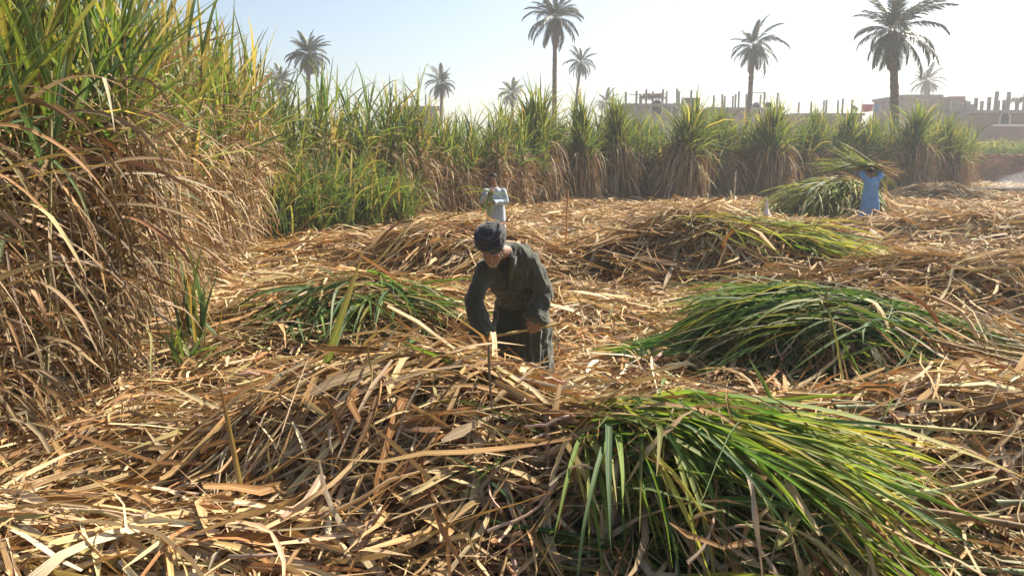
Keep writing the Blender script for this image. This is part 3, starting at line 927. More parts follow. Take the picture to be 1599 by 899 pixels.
# low young regrowth
def shoots(loc, n, L, w, label, name='young_cane_shoots', sp=.5, rad=.35, singles=0, S=7):
    a = rng.uniform(0, 6.28, n); r = np.sqrt(rng.random(n)) * rad
    P0 = np.stack([loc[0] + r * np.cos(a), loc[1] + r * np.sin(a), np.full(n, loc[2])], -1)
    s = rng.uniform(.02, sp, n); az = rng.uniform(0, 6.28, n)
    P0[:, 2] += rng.uniform(0, .5, n) * L[0]
    D0 = np.stack([np.cos(az) * np.sin(s), np.sin(az) * np.sin(s), np.cos(s)], -1)
    c = np.where((rng.random(n) < .16)[:, None], pick(HANG, HANGP, n), pick(GRN, [.26, .26, .14, .08, .20, .06], n) * np.array([1.1, .92, 1.1]))
    b = free_leaves(P0, D0, rng.uniform(*L, n), rng.uniform(*w, n), S, 3, rng.uniform(.5, 2.0, n), c, c * np.array([1.3, 1.2, .9]), .04, .05, 1.2, None, .35, .2, .7)
    o = empty(name, loc, label, 'cane shoots')
    emit(o, [b], M_GRN, 'green_leaf', 'green_leaves', singles)
for x, y, s, lab in [(-5.6, 18.6, 1.0, 'low green cane regrowth at the corner of the left stand'), (-5.15, 19.7, 1.2, 'bushy green cane regrowth below the leftmost palm'),
                     (-4.7, 21.0, 1.15, 'second bushy green regrowth from the left corner'), (-4.1, 22.3, 1.1, 'green regrowth below the tall yellow tipped cane'),
                     (-3.4, 23.6, 1.0, 'drooping green regrowth furthest from the left corner')]:
    shoots((x, y, gz(x, y)), 230, (1.1 * s, 2.0 * s), (.03, .055), lab, sp=.75, rad=.6, singles=40)
shoots((-3.1, 7.55, gz(-3.1, 7.55)), 26, (.55, .95), (.03, .05), 'small dark green upright shoots at the foot of the left cane', sp=.22, rad=.14, singles=26)
shoots((-2.95, 7.2, gz(-2.95, 7.2)), 30, (.3, .6), (.024, .04), 'short sprawling green shoots in front of the left cane', sp=1.2, rad=.25, singles=30)

# back row of gathered clumps: brush top, waist, hanging skirt
def gathered(nst, Rb, h, spread):
    st, gr, dr = cane_blocks(nst, Rb, 2.75, .3, 24, 0, 5, 2, (1.1, 2.0), (.038, .06), (.035, .06), .0, splay=(.03, .62), gdroop=(.2, 1.3), stalk_K=5, tie=2.4, green_from=.55, yellow=.07)
    N = nst * 42
    a = rng.uniform(0, 6.28, N); r = Rb * rng.uniform(.3, 1.0, N)
    z = rng.uniform(.7, 2.5, N)
    fl_ = .95 - .28 * (z - .7) / 1.8
    P0 = np.stack([r * np.cos(a) * fl_, r * np.sin(a) * fl_, z], -1)
    az = a + rng.normal(0, .5, N); el = rng.uniform(-.6, .7, N)
    D0 = np.stack([np.cos(az) * np.cos(el), np.sin(az) * np.cos(el), np.sin(el)], -1)
    c = pick(HANG, HANGP, N) * 1.15
    fl = lambda x, y: np.full_like(x, .05)
    d2 = free_leaves(P0, D0, rng.uniform(.9, 1.9, N) * spread, rng.uniform(.03, .055, N), 6, 2, rng.uniform(3, 8, N), c, c * .95, .06, .1, .25, fl, .4, .8, 1.5, (.7, 4.0, .08))
    return st, gr, d2
protos_b = [gathered(18, .62, 2.7, 1.0) for _ in range(5)]
SB = {}
back = [(842, 34.5, 1.18, 1.28, 'wide gathered cane clump right of the man in white, under the tallest palm'),
        (912, 36.0, 1.12, .90, 'narrow gathered cane clump under the small leaning palm'),
        (968, 37.5, 1.10, .95, 'gathered cane clump at the left end of the roof columns'),
        (1058, 37.5, 1.14, 1.35, 'widest gathered cane clump below the unfinished roof'),
        (1133, 40.0, 1.10, 1.0, 'gathered cane clump just left of the palm with grey trunk'),
        (1205, 40.0, 1.12, 1.2, 'gathered cane clump under the low flat slab'),
        (1268, 42.5, 1.08, .9, 'slim gathered cane clump left of the man in blue'),
        (1308, 43.5, 1.08, .85, 'slim cane clump above the carried cane tops'),
        (1357, 43.5, 1.08, .95, 'gathered cane clump directly behind the man in blue'),
        (1418, 43.5, 1.13, 1.3, 'dark topped cane clump under the biggest palm'),
        (1470, 45.0, 1.0, 1.1, 'last cane clump at the right corner of the stand')]
for i, (px, Y, sh, sw, lab) in enumerate(back):
    x = (px - CX) / F_PX * Y
    place_proto(SB, 'gathered_cane_clump', protos_b, (x, Y, gz(x, Y)), rng.uniform(0, 6.28), (sw * 1.12, sw * 1.12, sh * rng.uniform(.96, 1.03)), lab, 'sugarcane', None, i % 5)
for row, n in ((1.5, 20), (3.2, 18)):
    for t in np.linspace(0, 1, n):
        px = 800 + 680 * t
        Y = 34.5 + 9 * t + row + rng.normal(0, .2)
        x = (px - CX) / F_PX * Y
        place_proto(SM, 'sugarcane_stool', protos_m, (x, Y, gz(x, Y)), rng.uniform(0, 6.28), (1.15, 1.15, rng.uniform(1.0, 1.12)), 'cane standing in the gaps behind the gathered clumps', 'sugarcane', 'cane behind the gathered clumps', int(rng.integers(3)))
# side of the stand that runs back to the wall, and the crop behind the wall
for k in range(7):
    Y = 47 + k * 2.3; x = 24.6 + k * 1.05
    place_proto(SM, 'sugarcane_stool', protos_m, (x, Y, gz(x, Y)), rng.uniform(0, 6.28), (1.0, 1.0, .98), 'cane on the right flank of the stand running to the brick wall', 'sugarcane', 'cane on the right flank', int(rng.integers(3)))
for k in range(44):
    x = 32.5 + k * .55; Y = 65.0 + (k % 2) * 1.0 + rng.normal(0, .3)
    place_proto(SM, 'sugarcane_stool', protos_m, (x, Y, 0), rng.uniform(0, 6.28), (1.15, 1.15, rng.uniform(.86, .95)), 'green crop showing over the far brick wall', 'sugarcane', 'crop behind the brick wall', int(rng.integers(3)))

# ------------------------------------------------------------------ palms
def frond_mesh(L, droop, seed, hang=False):
    r = np.random.default_rng(seed)
    n = 30
    t = np.linspace(0, 1, n)
    ang = -droop * t ** 1.4
    dx, dz = np.cos(ang) * L / (n - 1), np.sin(ang) * L / (n - 1)
    C = np.stack([np.concatenate([[0], np.cumsum(dx)[:-1]]), np.zeros(n), np.concatenate([[0], np.cumsum(dz)[:-1]])], -1)
    T = np.stack([np.cos(ang), np.zeros(n), np.sin(ang)], -1)
    Nn = np.stack([-np.sin(ang), np.zeros(n), np.cos(ang)], -1)
    bl = []
    rw = np.linspace(.05, .012, n)[None, :]
    rc = np.array([[.20, .17, .09]])
    bl.append(ribbon(C[None], rw, rc, rc, 0, 0, .3, 3, np.array([0.0])))
    P0, D0, LL = [], [], []
    for k in range(3, n):
        for s in (-1, 1):
            for q in range(2):
                f = t[k] + (q * .5) / n
                l = L * (.21 * math.sin(math.pi * min(1, f * .85 + .12)) + .03) * r.uniform(.85, 1.1)
                d = T[k] * (.75 + .5 * f) + np.array([0, s * 1.0, 0]) + Nn[k] * r.uniform(-.35, .4)
                P0.append(C[k] + T[k] * q * .5 * L / n); D0.append(d); LL.append(l)
    P0, D0, LL = np.array(P0), np.array(D0), np.array(LL)
    N = len(P0)
    pal = np.array([(.06, .078, .052), (.08, .10, .066), (.11, .12, .08)]) if not hang else np.array([(.20, .15, .09), (.15, .11, .07), (.12, .12, .06)])
    c = pal[r.integers(0, 3, N)] * r.uniform(.8, 1.2, (N, 1))
    P = free_curve(P0, D0, LL, 3, np.full(N, 1.6), .03, 0, 1)
    bl.append(ribbon(P, wprof(3, np.full(N, .027), .8, 4, .1), c, c, 0, 0, .2, 2, np.arctan2(D0[:, 1], D0[:, 0])))
    return mesh_from_blocks('frond', bl, M_PALM)
M_PALM = leaf_mat('palm_leaf', 0.15, 0.45, 0.0, (0, 0, 0), 0.4, 0.15)
FR = {}
def frond_var(kind, i):
    if (kind, i) not in FR:
        d = {'up': 1.0, 'mid': 1.5, 'low': 1.15, 'dead': .5}[kind] * (1 + .15 * i)
        FR[(kind, i)] = frond_mesh(3.3, d, hash((len(kind), i)) % 999, kind == 'dead')
    return FR[(kind, i)]

def palm(px, py_crown, Y, base_px, r_m, label, nf=40, trunk_r=.26, scruff=1.0, dead=6):
    top = WP(px, py_crown, Y)
    bx = (base_px - CX) / F_PX * Y
    o = empty('date_palm', (bx, Y, 0), label, 'palm tree', 'date palms behind the cane')
    H = top[2]
    dx = top[0] - bx
    # trunk: rings with the steps left by cut frond bases
    K = 10; S = int(H / .28)
    t = np.linspace(0, 1, S)
    cx = dx * t ** 1.6
    rad = trunk_r * (1.15 - .35 * t) * (1 + .10 * (np.arange(S) % 2) - .05)
    rad[:3] *= 1.25
    rad[-4:] *= np.array([1.1, 1.3, 1.35, .9])
    a = np.linspace(0, 2 * math.pi, K, endpoint=False)
    V = np.zeros((1, S, K, 3))
    jit = 1 + rng.normal(0, .05, (S, K))
    off = (np.arange(S) % 2)[:, None] * .31
    V[0, :, :, 0] = cx[:, None] + rad[:, None] * jit * np.cos(a[None] + off)
    V[0, :, :, 1] = rad[:, None] * jit * np.sin(a[None] + off)
    V[0, :, :, 2] = (t * H)[:, None] + rng.normal(0, .015, (S, K))
    C = np.ones((1, S, K, 3)) * .1; U = np.zeros((1, S, K, 2))
    link('trunk', mesh_from_blocks('trunk', [block(V, C, U, True)], M_TRUNK), None, o)
    s = r_m / 3.0; lop = rng.uniform(0, 6.28)
    for k in range(nf):
        f = k / (nf - 1)
        el = R(84) - R(128) * f ** .95 + rng.normal(0, .10)
        az = k * 2.39996 + rng.normal(0, .28)
        kind = 'up' if el > R(40) else ('mid' if el > R(-5) else 'low')
        fo = link('frond', frond_var(kind, k % 2), None, o)
        fo.location = (dx + .12 * math.cos(az), .12 * math.sin(az), H - .15 + .3 * (1 - f))
        fo.rotation_euler = Matrix.Rotation(az, 3, 'Z').to_4x4().to_euler()
        fo.rotation_euler = (Matrix.Rotation(az, 3, 'Z') @ Matrix.Rotation(-el, 3, 'Y') @ Matrix.Rotation(rng.normal(0, .25), 3, 'X')).to_euler()
        q = s * rng.uniform(.8, 1.1) * (1 - .12 * (el < 0)) * (1 + .16 * math.cos(az - lop)); fo.scale = (q, q, q)
    for k in range(dead):
        az = rng.uniform(0, 6.28)
        fo = link('dead_frond', frond_var('dead', 0), None, o)
        fo.location = (dx + .2 * math.cos(az), .2 * math.sin(az), H - .35)
        fo.rotation_euler = (Matrix.Rotation(az, 3, 'Z') @ Matrix.Rotation(R(rng.uniform(62, 80)), 3, 'Y')).to_euler()
        q = s * rng.uniform(.55, .8); fo.scale = (q, q, q)
    return o
palm(1393, 48, 62, 1390, 3.5, 'biggest date palm with thick trunk, above the man in blue', 38, .34)
palm(867, 28, 88, 864, 3.3, 'tall date palm whose crown touches the top edge, slender straight trunk', 38, .27)
palm(907, 98, 118, 891, 2.5, 'small leaning date palm right of the tall slender one', 28, .24)
palm(1176, 72, 92, 1161, 3.1, 'date palm leaning right beside the flat roof slab', 32, .31)
palm(1447, 126, 150, 1446, 3.3, 'small date palm rising behind the pinkish house', 34, .34)
palm(482, 84, 105, 486, 3.0, 'date palm with full crown at the left above the cane', 44, .3, dead=12)
palm(690, 130, 122, 690, 2.6, 'small pale date palm left of centre', 34, .26)
palm(800, 146, 135, 800, 2.6, 'low date palm crown peeping over cane above the man in white', 30, .26)
palm(440, 128, 125, 440, 2.9, 'half hidden date palm crown left of the full one', 32, .26)
palm(946, 160, 150, 946, 2.6, 'low palm tuft left of the roof columns', 26, .26)

# ------------------------------------------------------------------ houses
def zat(py, Y): return WP(0, py, Y)[2]
def xat(px, Y): return (px - CX) / F_PX * Y / 1.0 * (WP(px, HZ, Y)[1] / Y)

def arch_window(root, x, y, z, w, h, bars=True):
    bm = bmesh.new()
    n = 10
    pts = [(-w / 2, 0), (w / 2, 0)] + [(w / 2 * math.cos(a), h - w / 2 + w / 2 * math.sin(a)) for a in np.linspace(0, math.pi, n)]
    f = [bm.verts.new((p[0], 0, p[1])) for p in pts]
    b_ = [bm.verts.new((p[0], .25, p[1])) for p in pts]
    bm.faces.new(f); bm.faces.new(b_[::-1])
    for i in range(len(pts)):
        j = (i + 1) % len(pts)
        bm.faces.new((f[j], f[i], b_[i], b_[j]))
    o = bm_obj('window', bm, M_DARK, root)
    o.location = (x, y - .02, z)
    bm = bmesh.new()
    for i in range(1, len(pts)):
        j = (i + 1) % len(pts)
        p, q = Vector((pts[i][0], 0, pts[i][1])), Vector((pts[j][0], 0, pts[j][1]))
        d = q - p
        if d.length < .01: continue
        g = bmesh.ops.create_cube(bm, size=1)
        M = Matrix.Translation((p + q) / 2) @ d.to_track_quat('X', 'Y').to_matrix().to_4x4() @ Matrix.Diagonal((d.length + .05, .12, .10, 1))
        bmesh.ops.transform(bm, matrix=M, verts=g['verts'])
    fr = bm_obj('window_frame', bm, M_WHITEP, o)
    fr.location = (0, -.05, 0)

def column(root, x, y, z0, z1, w=.32, mat=None):
    bm = bmesh.new()
    bm_box(bm, (0, 0, (z1 - z0) / 2), (w, w, z1 - z0), 0, .02)
    o = bm_obj('column', bm, mat or M_CONC, root)
    o.location = (x, y, z0); o.rotation_euler = (rng.normal(0, .008), rng.normal(0, .012), 0)
    bm = bmesh.new()
    for sx in (-1, 1):
        for sy in (-1, 1):
            h = rng.uniform(.5, 1.5)
            bm_box(bm, (sx * w * .32, sy * w * .32, h / 2), (.014, .014, h))
    r = bm_obj('rebar', bm, M_STEEL, o)
    r.location = (0, 0, z1 - z0 - .02)

def house(label, px0, px1, py_roof, Y, depth, cols, mat, slab=True, name='unfinished_house', colpy=None, windows=(), cw=.27):
    x0, x1 = (px0 - CX) / F_PX * Y, (px1 - CX) / F_PX * Y
    zr = zat(py_roof, Y)
    xc = (x0 + x1) / 2
    o = empty(name, (xc, Y, 0), label, 'building')
    box_obj('wall', (0, depth / 2, zr / 2 - .2), (x1 - x0, depth, zr - .4), mat, o)
    if slab:
        box_obj('roof_slab', (0, depth / 2 - .1, zr - .2), (x1 - x0 + .6, depth + .5, .396), M_CONC, o)
    for (p, pt, back) in cols:
        Yc = .3 + back
        xx = (p - CX) / F_PX * (Y + Yc) - xc
        column(o, xx, Yc, zr - .004, zat(pt, Y + Yc), cw)
    for (p, pyb, w, h) in windows:
        arch_window(o, (p - CX) / F_PX * Y - xc, 0, zat(pyb, Y), w, h)
    return o
h1 = house('unfinished house with bare roof columns left of the grey trunk palm', 972, 1082, 162, 115, 9,
      [(973, 144, 0), (989, 142, 0), (995, 147, 6), (1004, 140, 0), (1014, 143, 6), (1029, 140, 0), (1035, 143, 5), (1051, 139, 0), (1054, 143, 6), (1072, 141, 0)], M_CONC,
      windows=[(1020, 178, 1.6, 1.9), (1050, 178, 1.2, 1.5)])
box_obj('parapet', (4.2, .4, zat(160, 115) + .25), (2.6, .25, .8), M_BRICK, h1)
box_obj('beam', (-3.6, .3, zat(148, 115)), (1.6, .10, .12), M_CONC, h1)
h2 = house('long unfinished slab house around the leaning palm trunk', 1103, 1212, 168, 125, 10,
      [(1107, 149, 0), (1120, 147, 0), (1124, 150, 6), (1136, 150, 6), (1140, 147, 2), (1145, 143, 0), (1157, 147, 0), (1178, 148, 5), (1184, 144, 0), (1204, 145, 0)], M_PLAST,
      windows=[(1172, 178, 1.4, 1.7), (1190, 178, 1.4, 1.7)])
box_obj('beam', (1.9, .3, zat(145, 125)), (2.2, .10, .12), M_CONC, h2)
h3 = house('low house with six bare columns above the slim cane clumps', 1232, 1335, 177, 132, 8,
      [(1237, 160, 0), (1256, 159, 0), (1275, 157, 4), (1279, 156, 0), (1297, 157, 3), (1304, 154, 0), (1318, 156, 0)], M_BRICK)
h4 = house('pinkish plastered block house beside the biggest palm', 1396, 1452, 148, 122, 10, [], M_PLAST, True, 'block_house', windows=[(1420, 172, 1.2, 1.6)])
box_obj('side_wing', (5.2 / 2 + 1.9, 1.5, zat(151, 121) / 2), (2.3, 6, zat(151, 121)), M_BRICK, h4)
h5 = house('brick house with arched white framed windows and many roof columns at right edge', 1502, 1660, 172, 100, 12,
      [(1478, 160, 6), (1490, 157, 3), (1507, 153, 0), (1516, 158, 6), (1527, 152, 0), (1537, 143, 0), (1541, 157, 6), (1550, 156, 4), (1556, 144, 0), (1570, 155, 0), (1581, 139, 0), (1612, 145, 0)], M_BRICK,
      windows=[(1553, 193, 1.2, 1.35), (1596, 193, 1.3, 1.5)], cw=.36)
box_obj('ledge', (-1.4, -.14, zat(196, 100)), (4.6, .28, .22), M_WHITEP, h5)
box_obj('annex_wall', (-7.6, 3.0, zat(180, 103) / 2), (3.4, 5, zat(180, 103)), M_CONC, h5)
for px_, pt in ((1473, 155), (1483, 161), (1494, 158), (1500, 163)):
    column(h5, (px_ - CX) / F_PX * 103 - (1581 - CX) / F_PX * 100, 3.0, zat(182, 103), zat(pt, 103), .6)
h0 = house('far low house with a few bare posts behind the cane left of the pale palm', 622, 686, 166, 138, 8, [(639, 147, 0), (647, 151, 2), (656, 150, 0), (668, 148, 3), (628, 153, 0)], M_CONC)

def awning(px0, px1, py, Y, label):
    x0, x1 = (px0 - CX) / F_PX * Y, (px1 - CX) / F_PX * Y
    z = zat(py, Y)
    o = empty('reed_shade', ((x0 + x1) / 2, Y + 3, z - 1.6), label, 'shade roof')
    n = 500
    X = rng.uniform(-(x1 - x0) / 2, (x1 - x0) / 2, n); Yy = rng.uniform(-2, 2, n)
    P0 = np.stack([X, Yy, 1.6 + rng.uniform(-.15, .25, n)], -1)
    az = rng.uniform(0, 6.28, n)
    D0 = np.stack([np.cos(az), np.sin(az), rng.uniform(-.3, .3, n)], -1)
    c = pick(np.array([(.10, .09, .06), (.16, .13, .09)]), [.5, .5], n)
    b = free_leaves(P0, D0, rng.uniform(.6, 1.5, n), rng.uniform(.06, .14, n), 4, 2, rng.uniform(.5, 1.5, n), c, c)
    ob = link('reed_thatch', mesh_from_blocks('reed_thatch', [b], M_HANG), None, o); ob['kind'] = 'stuff'
    for sx in (-1, 1):
        for sy in (-1.8, 1.8):
            box_obj('post', (sx * (x1 - x0) * .45, sy, .8), (.1, .1, 1.6), M_STEEL, o)
awning(1004, 1034, 147, 117, 'dark ragged reed shade among the bare roof columns')
awning(1588, 1625, 152, 101, 'dark reed shade on the roof at the right edge')

# laundry on a line and a dish
Yl = 112
o = empty('washing_line', WP(1360, 178, Yl), 'washing line strung on two poles beside the biggest palm trunk', 'washing line')
for px_ in (1345, 1378):
    p = WP(px_, 178, Yl) - np.array(o.location)
    box_obj('pole', (p[0], 0, 1.0), (.07, .07, 2.2), M_STEEL, o)
bm = bmesh.new(); bm_box(bm, (0.05, 0, 1.45), (3.0, .02, .02)); bm_obj('line', bm, M_STEEL, o)
def cloth_piece(px0, px1, col, label):
    m = noise_mat('cloth', tuple(c * .85 for c in col), col, 4, .9)
    p0, p1 = WP(px0, 163, Yl), WP(px1, 163, Yl)
    w = p1[0] - p0[0]; h = 1.0
    me = bpy.data.meshes.new('hung_cloth')
    nx, nz = 14, 6
    vv, ff = [], []
    for side in (0, 1):
        for j in range(nz):
            for i in range(nx):
                u, v = i / (nx - 1), j / (nz - 1)
                vv.append((u * w - w / 2, (.05 + .12 * v) * math.sin(u * 14 + v) + (.03 if side else -.03), -v * h * (1 + .08 * math.sin(u * 5))))
    for s in range(2):
        for j in range(nz - 1):
            for i in range(nx - 1):
                a = s * nx * nz + j * nx + i
                ff.append((a, a + 1, a + nx + 1, a + nx))
    me.from_pydata(vv, [], ff)
    ob = link('hung_cloth', me, m)
    ob.location = ((p0[0] + p1[0]) / 2, Yl, p0[2])
    tag(ob, label, 'laundry')
cloth_piece(1347, 1364, (.62, .10, .20), 'red pink cloth hung on the washing line')
cloth_piece(1365, 1373, (.12, .32, .52), 'small blue cloth hung right of the red one')
o = empty('satellite_dish', WP(1335, 178, 115), 'small round satellite dish left of the red laundry', 'satellite dish')
bm = bmesh.new()
bmesh.ops.create_uvsphere(bm, u_segments=16, v_segments=8, radius=.5, matrix=Matrix.Diagonal((1, .3, 1, 1)))
bmesh.ops.delete(bm, geom=[v for v in bm.verts if v.co.y < -.02], context='VERTS')
d = bm_obj('dish', bm, M_CONC, o, True); d.location = (0, 0, .75); d.rotation_euler = (R(-30), 0, R(25))
box_obj('mast', (0, .1, .3), (.06, .06, .7), M_STEEL, o)

# ------------------------------------------------------------------ far brick wall, burnt patch, smoke
wx0, wx1, wy = 31.0, 56.0, 62.5
bm = bmesh.new()
nx_ = 120
cols_ = []
for i in range(nx_ + 1):
    x = wx0 + (wx1 - wx0) * i / nx_
    zt = 2.25 + .16 * mnoise.noise(Vector((x * .45, 0, 0))) + .10 * round(2 * mnoise.noise(Vector((x * 2.1, 5, 0)))) / 2
    yo = .06 * mnoise.noise(Vector((x * .6, 9, 0)))
    cols_.append([bm.verts.new((x, wy - .2 + yo, -.2)), bm.verts.new((x, wy - .2 + yo, zt)), bm.verts.new((x, wy + .2 + yo, zt)), bm.verts.new((x, wy + .2 + yo, -.2))])
for i in range(nx_):
    for j in range(3):
        bm.faces.new((cols_[i][j], cols_[i + 1][j], cols_[i + 1][j + 1], cols_[i][j + 1]))
bm.faces.new(cols_[0]); bm.faces.new(cols_[-1][::-1])
bmesh.ops.recalc_face_normals(bm, faces=bm.faces[:])
wall = bm_obj('brick_wall', bm, M_WALLB)
tag(wall, 'long reddish brick field wall at the right below the green crop', 'wall')
bm = bmesh.new()
ring = []
for i in range(28):
    a = i / 28 * 6.283
    rr = 1 + .25 * math.sin(3 * a + 1) + .15 * math.sin(7 * a)
    ring.append(bm.verts.new((29.0 + 2.8 * rr * math.cos(a), 47.5 + 1.5 * rr * math.sin(a), .27)))
bm.faces.new(ring)
ex = bmesh.ops.extrude_face_region(bm, geom=bm.faces[:])
for v in [g for g in ex['geom'] if isinstance(g, bmesh.types.BMVert)]: v.co.z = -.1
bp = bm_obj('burnt_patch', bm, M_BURNT)
tag(bp, 'black burnt strip of field under the smoke at right', 'burnt patch')
def smoke_mat():
    m, nt, out = new_mat('smoke')
    pv = N_(nt, 'ShaderNodeVolumePrincipled')
    pv.inputs['Color'].default_value = (.88, .92, 1.0, 1)
    pv.inputs['Density'].default_value = .10
    pv.inputs['Anisotropy'].default_value = .3
    nt.links.new(pv.outputs[0], out.inputs['Volume'])
    return m
bm = bmesh.new()
for (x, y, z, sx, sy, sz) in [(28.9, 47.6, .5, .9, .6, .3), (29.7, 47.8, .6, 1.0, .7, .42), (30.8, 48, .75, 1.2, .8, .55), (32.0, 48, .9, 1.2, .8, .6), (31.2, 48, 1.4, .8, .6, .7), (31.5, 48.2, 2.5, .55, .5, 1.2), (31.7, 48.4, 3.9, .4, .4, 1.1)]:
    bmesh.ops.create_icosphere(bm, subdivisions=2, radius=1, matrix=Matrix.Translation((x, y, z)) @ Matrix.Diagonal((sx, sy, sz, 1)))
for v in bm.verts:
    v.co += Vector(mnoise.noise_vector(v.co * 1.6)) * .22
sm = bm_obj('smoke', bm, smoke_mat(), None, True)
md = sm.modifiers.new('r', 'REMESH'); md.mode = 'VOXEL'; md.voxel_size = .12
tag(sm, 'thin white smoke drifting from the burnt patch at right', 'smoke', None, 'stuff')

# ------------------------------------------------------------------ loose upright things
def stick(loc, top, r, col, label, name, cat, leafy=0):
    P0 = np.array([loc]); D = np.array([np.array(top) - np.array(loc)])
    b = stalks_block(P0, D, np.linalg.norm(D, axis=1), np.array([r]), np.array([col]), 7, .3, .02)
    o = link(name, mesh_from_blocks(name, [shift(b, loc)], M_STALK), None)
    o.location = loc
    tag(o, label, cat)
p = WP(1146, 335, 24); q = WP(1149, 268, 24)
stick((p[0], 24, .1), q, .022, (.55, .46, .32), 'tall pale bare stalk standing upright left of the white bag', 'upright_stalk', 'cane stalk')
p = WP(884, 355, 17); q = WP(887, 296, 17)
stick((p[0], 17, .2), q, .018, (.45, .23, .09), 'thin orange dry stalk upright behind the bending man', 'upright_stalk', 'cane stalk')

def blade(p0, p1, w, c0, c1, sag, label):
    P0, P1 = np.array(p0), np.array(p1)
    t = np.linspace(0, 1, 12)[:, None]
    P = P0 * (1 - t) + P1 * t + np.array([0, 0, 1]) * (4 * t * (1 - t)) * sag
    c = P0
    b = ribbon((P - c)[None], wprof(12, np.array([w / 2]), .7, 3.0, .05), np.array([c0]), np.array([c1]), 1.0, .5, .5, 3, np.array([0.3]))
    o = link('standing_cane_leaf', mesh_from_blocks('upright_blade', [b], M_GRN), None)
    o.location = c
    tag(o, label, 'cane leaf')
blade(WP(492, 632, 4.7), WP(566, 398, 4.9), .05, (.20, .27, .06), (.36, .22, .12), .03, 'long green to brown blade sticking up left of the bending man')
blade(WP(505, 690, 4.3), WP(628, 500, 4.7), .028, (.50, .44, .34), (.40, .33, .24), .02, 'thin grey straight blade leaning right beside the long green one')
blade(WP(385, 800, 3.6), WP(343, 600, 3.9), .03, (.42, .27, .12), (.30, .15, .06), .02, 'brown dry blade standing up in the lower left')
blade(WP(1225, 675, 4.6), WP(1170, 560, 4.9), .03, (.14, .22, .05), (.20, .26, .06), .03, 'short green blade pointing up above the bright cane tops')

# white tied sack
prof = [(0.0, 0), (.17, .01), (.21, .10), (.19, .22), (.13, .33), (.075, .42), (.055, .50), (.04, .60), (.028, .70), (.012, .80), (0, .83)]
bm = bmesh.new()
rings = []
for r_, z_ in prof:
    rings.append([bm.verts.new((max(r_, .003) * math.cos(a) * (1 + .10 * math.sin(5 * a + z_ * 9)), max(r_, .003) * math.sin(a) * (1 + .1 * math.sin(4 * a)), z_ )) for a in np.linspace(0, 6.283, 18, endpoint=False)])
for i in range(len(rings) - 1):
    for j in range(18):
        bm.faces.new((rings[i][j], rings[i][(j + 1) % 18], rings[i + 1][(j + 1) % 18], rings[i + 1][j]))
bm.faces.new(rings[0][::-1]); bm.faces.new(rings[-1])
sk = bm_obj('white_sack', bm, noise_mat('sack_white', (.48, .46, .47), (.62, .60, .60), 12, .6), None, True)
x_ = WP(1197, 328, 25)[0]
sk.location = (x_, 25, float(Hf(np.array(x_), np.array(25.0))) - .16)
tag(sk, 'white pointed bag tied at its top, among litter left of the cane stack', 'sack')

# ------------------------------------------------------------------ people
def V3(a): return Vector((float(a[0]), float(a[1]), float(a[2])))

def add_capsule(bm, p0, p1, r0, r1, K=14, ax=None, fl=1.0):
    """tapered limb with round ends; fl flattens it across the second axis"""
    p0, p1 = V3(p0), V3(p1)
    d = p1 - p0
    L = d.length
    d.normalize()
    s = d.orthogonal().normalized() if ax is None else (V3(ax) - d * V3(ax).dot(d)).normalized()
    t = d.cross(s)
    rings = []
    secs = []
    for a in (-85, -55, -25): secs.append((math.sin(R(a)) * r0, math.cos(R(a)) * r0))
    for f in (0.0, .33, .66, 1.0): secs.append((L * f, r0 + (r1 - r0) * f))
    for a in (25, 55, 85): secs.append((L + math.sin(R(a)) * r1, math.cos(R(a)) * r1))
    for z, r in secs:
        rings.append([bm.verts.new(p0 + d * z + s * (r * math.cos(a)) + t * (r * fl * math.sin(a))) for a in np.linspace(0, 2 * math.pi, K, endpoint=False)])
    for i in range(len(rings) - 1):
        for j in range(K):
            bm.faces.new((rings[i][j], rings[i][(j + 1) % K], rings[i + 1][(j + 1) % K], rings[i + 1][j]))
    bm.faces.new(rings[0][::-1]); bm.faces.new(rings[-1])

def add_loft(bm, secs, ax, K=24):
    """secs: (centre, rx, ry); ax = side axis"""
    rings = []
    n = len(secs)
    for i, (c, rx, ry) in enumerate(secs):
        a_, b_ = V3(secs[max(0, i - 1)][0]), V3(secs[min(n - 1, i + 1)][0])
        d = (b_ - a_).normalized()
        s = (V3(ax) - d * V3(ax).dot(d)).normalized()
        t = d.cross(s)
        rings.append([bm.verts.new(V3(c) + s * (rx * math.cos(a)) + t * (ry * math.sin(a))) for a in np.linspace(0, 2 * math.pi, K, endpoint=False)])
    for i in range(n - 1):
        for j in range(K):
            bm.faces.new((rings[i][j], rings[i][(j + 1) % K], rings[i + 1][(j + 1) % K], rings[i + 1][j]))
    bm.faces.new(rings[0][::-1]); bm.faces.new(rings[-1])

def add_ell(bm, c, x, y, z, rx, ry, rz):
    M = Matrix((( *(V3(x) * rx), 0), (*(V3(y) * ry), 0), (*(V3(z) * rz), 0), (0, 0, 0, 1))).transposed()
    M.translation = V3(c)
    bmesh.ops.create_icosphere(bm, subdivisions=3, radius=1, matrix=M)

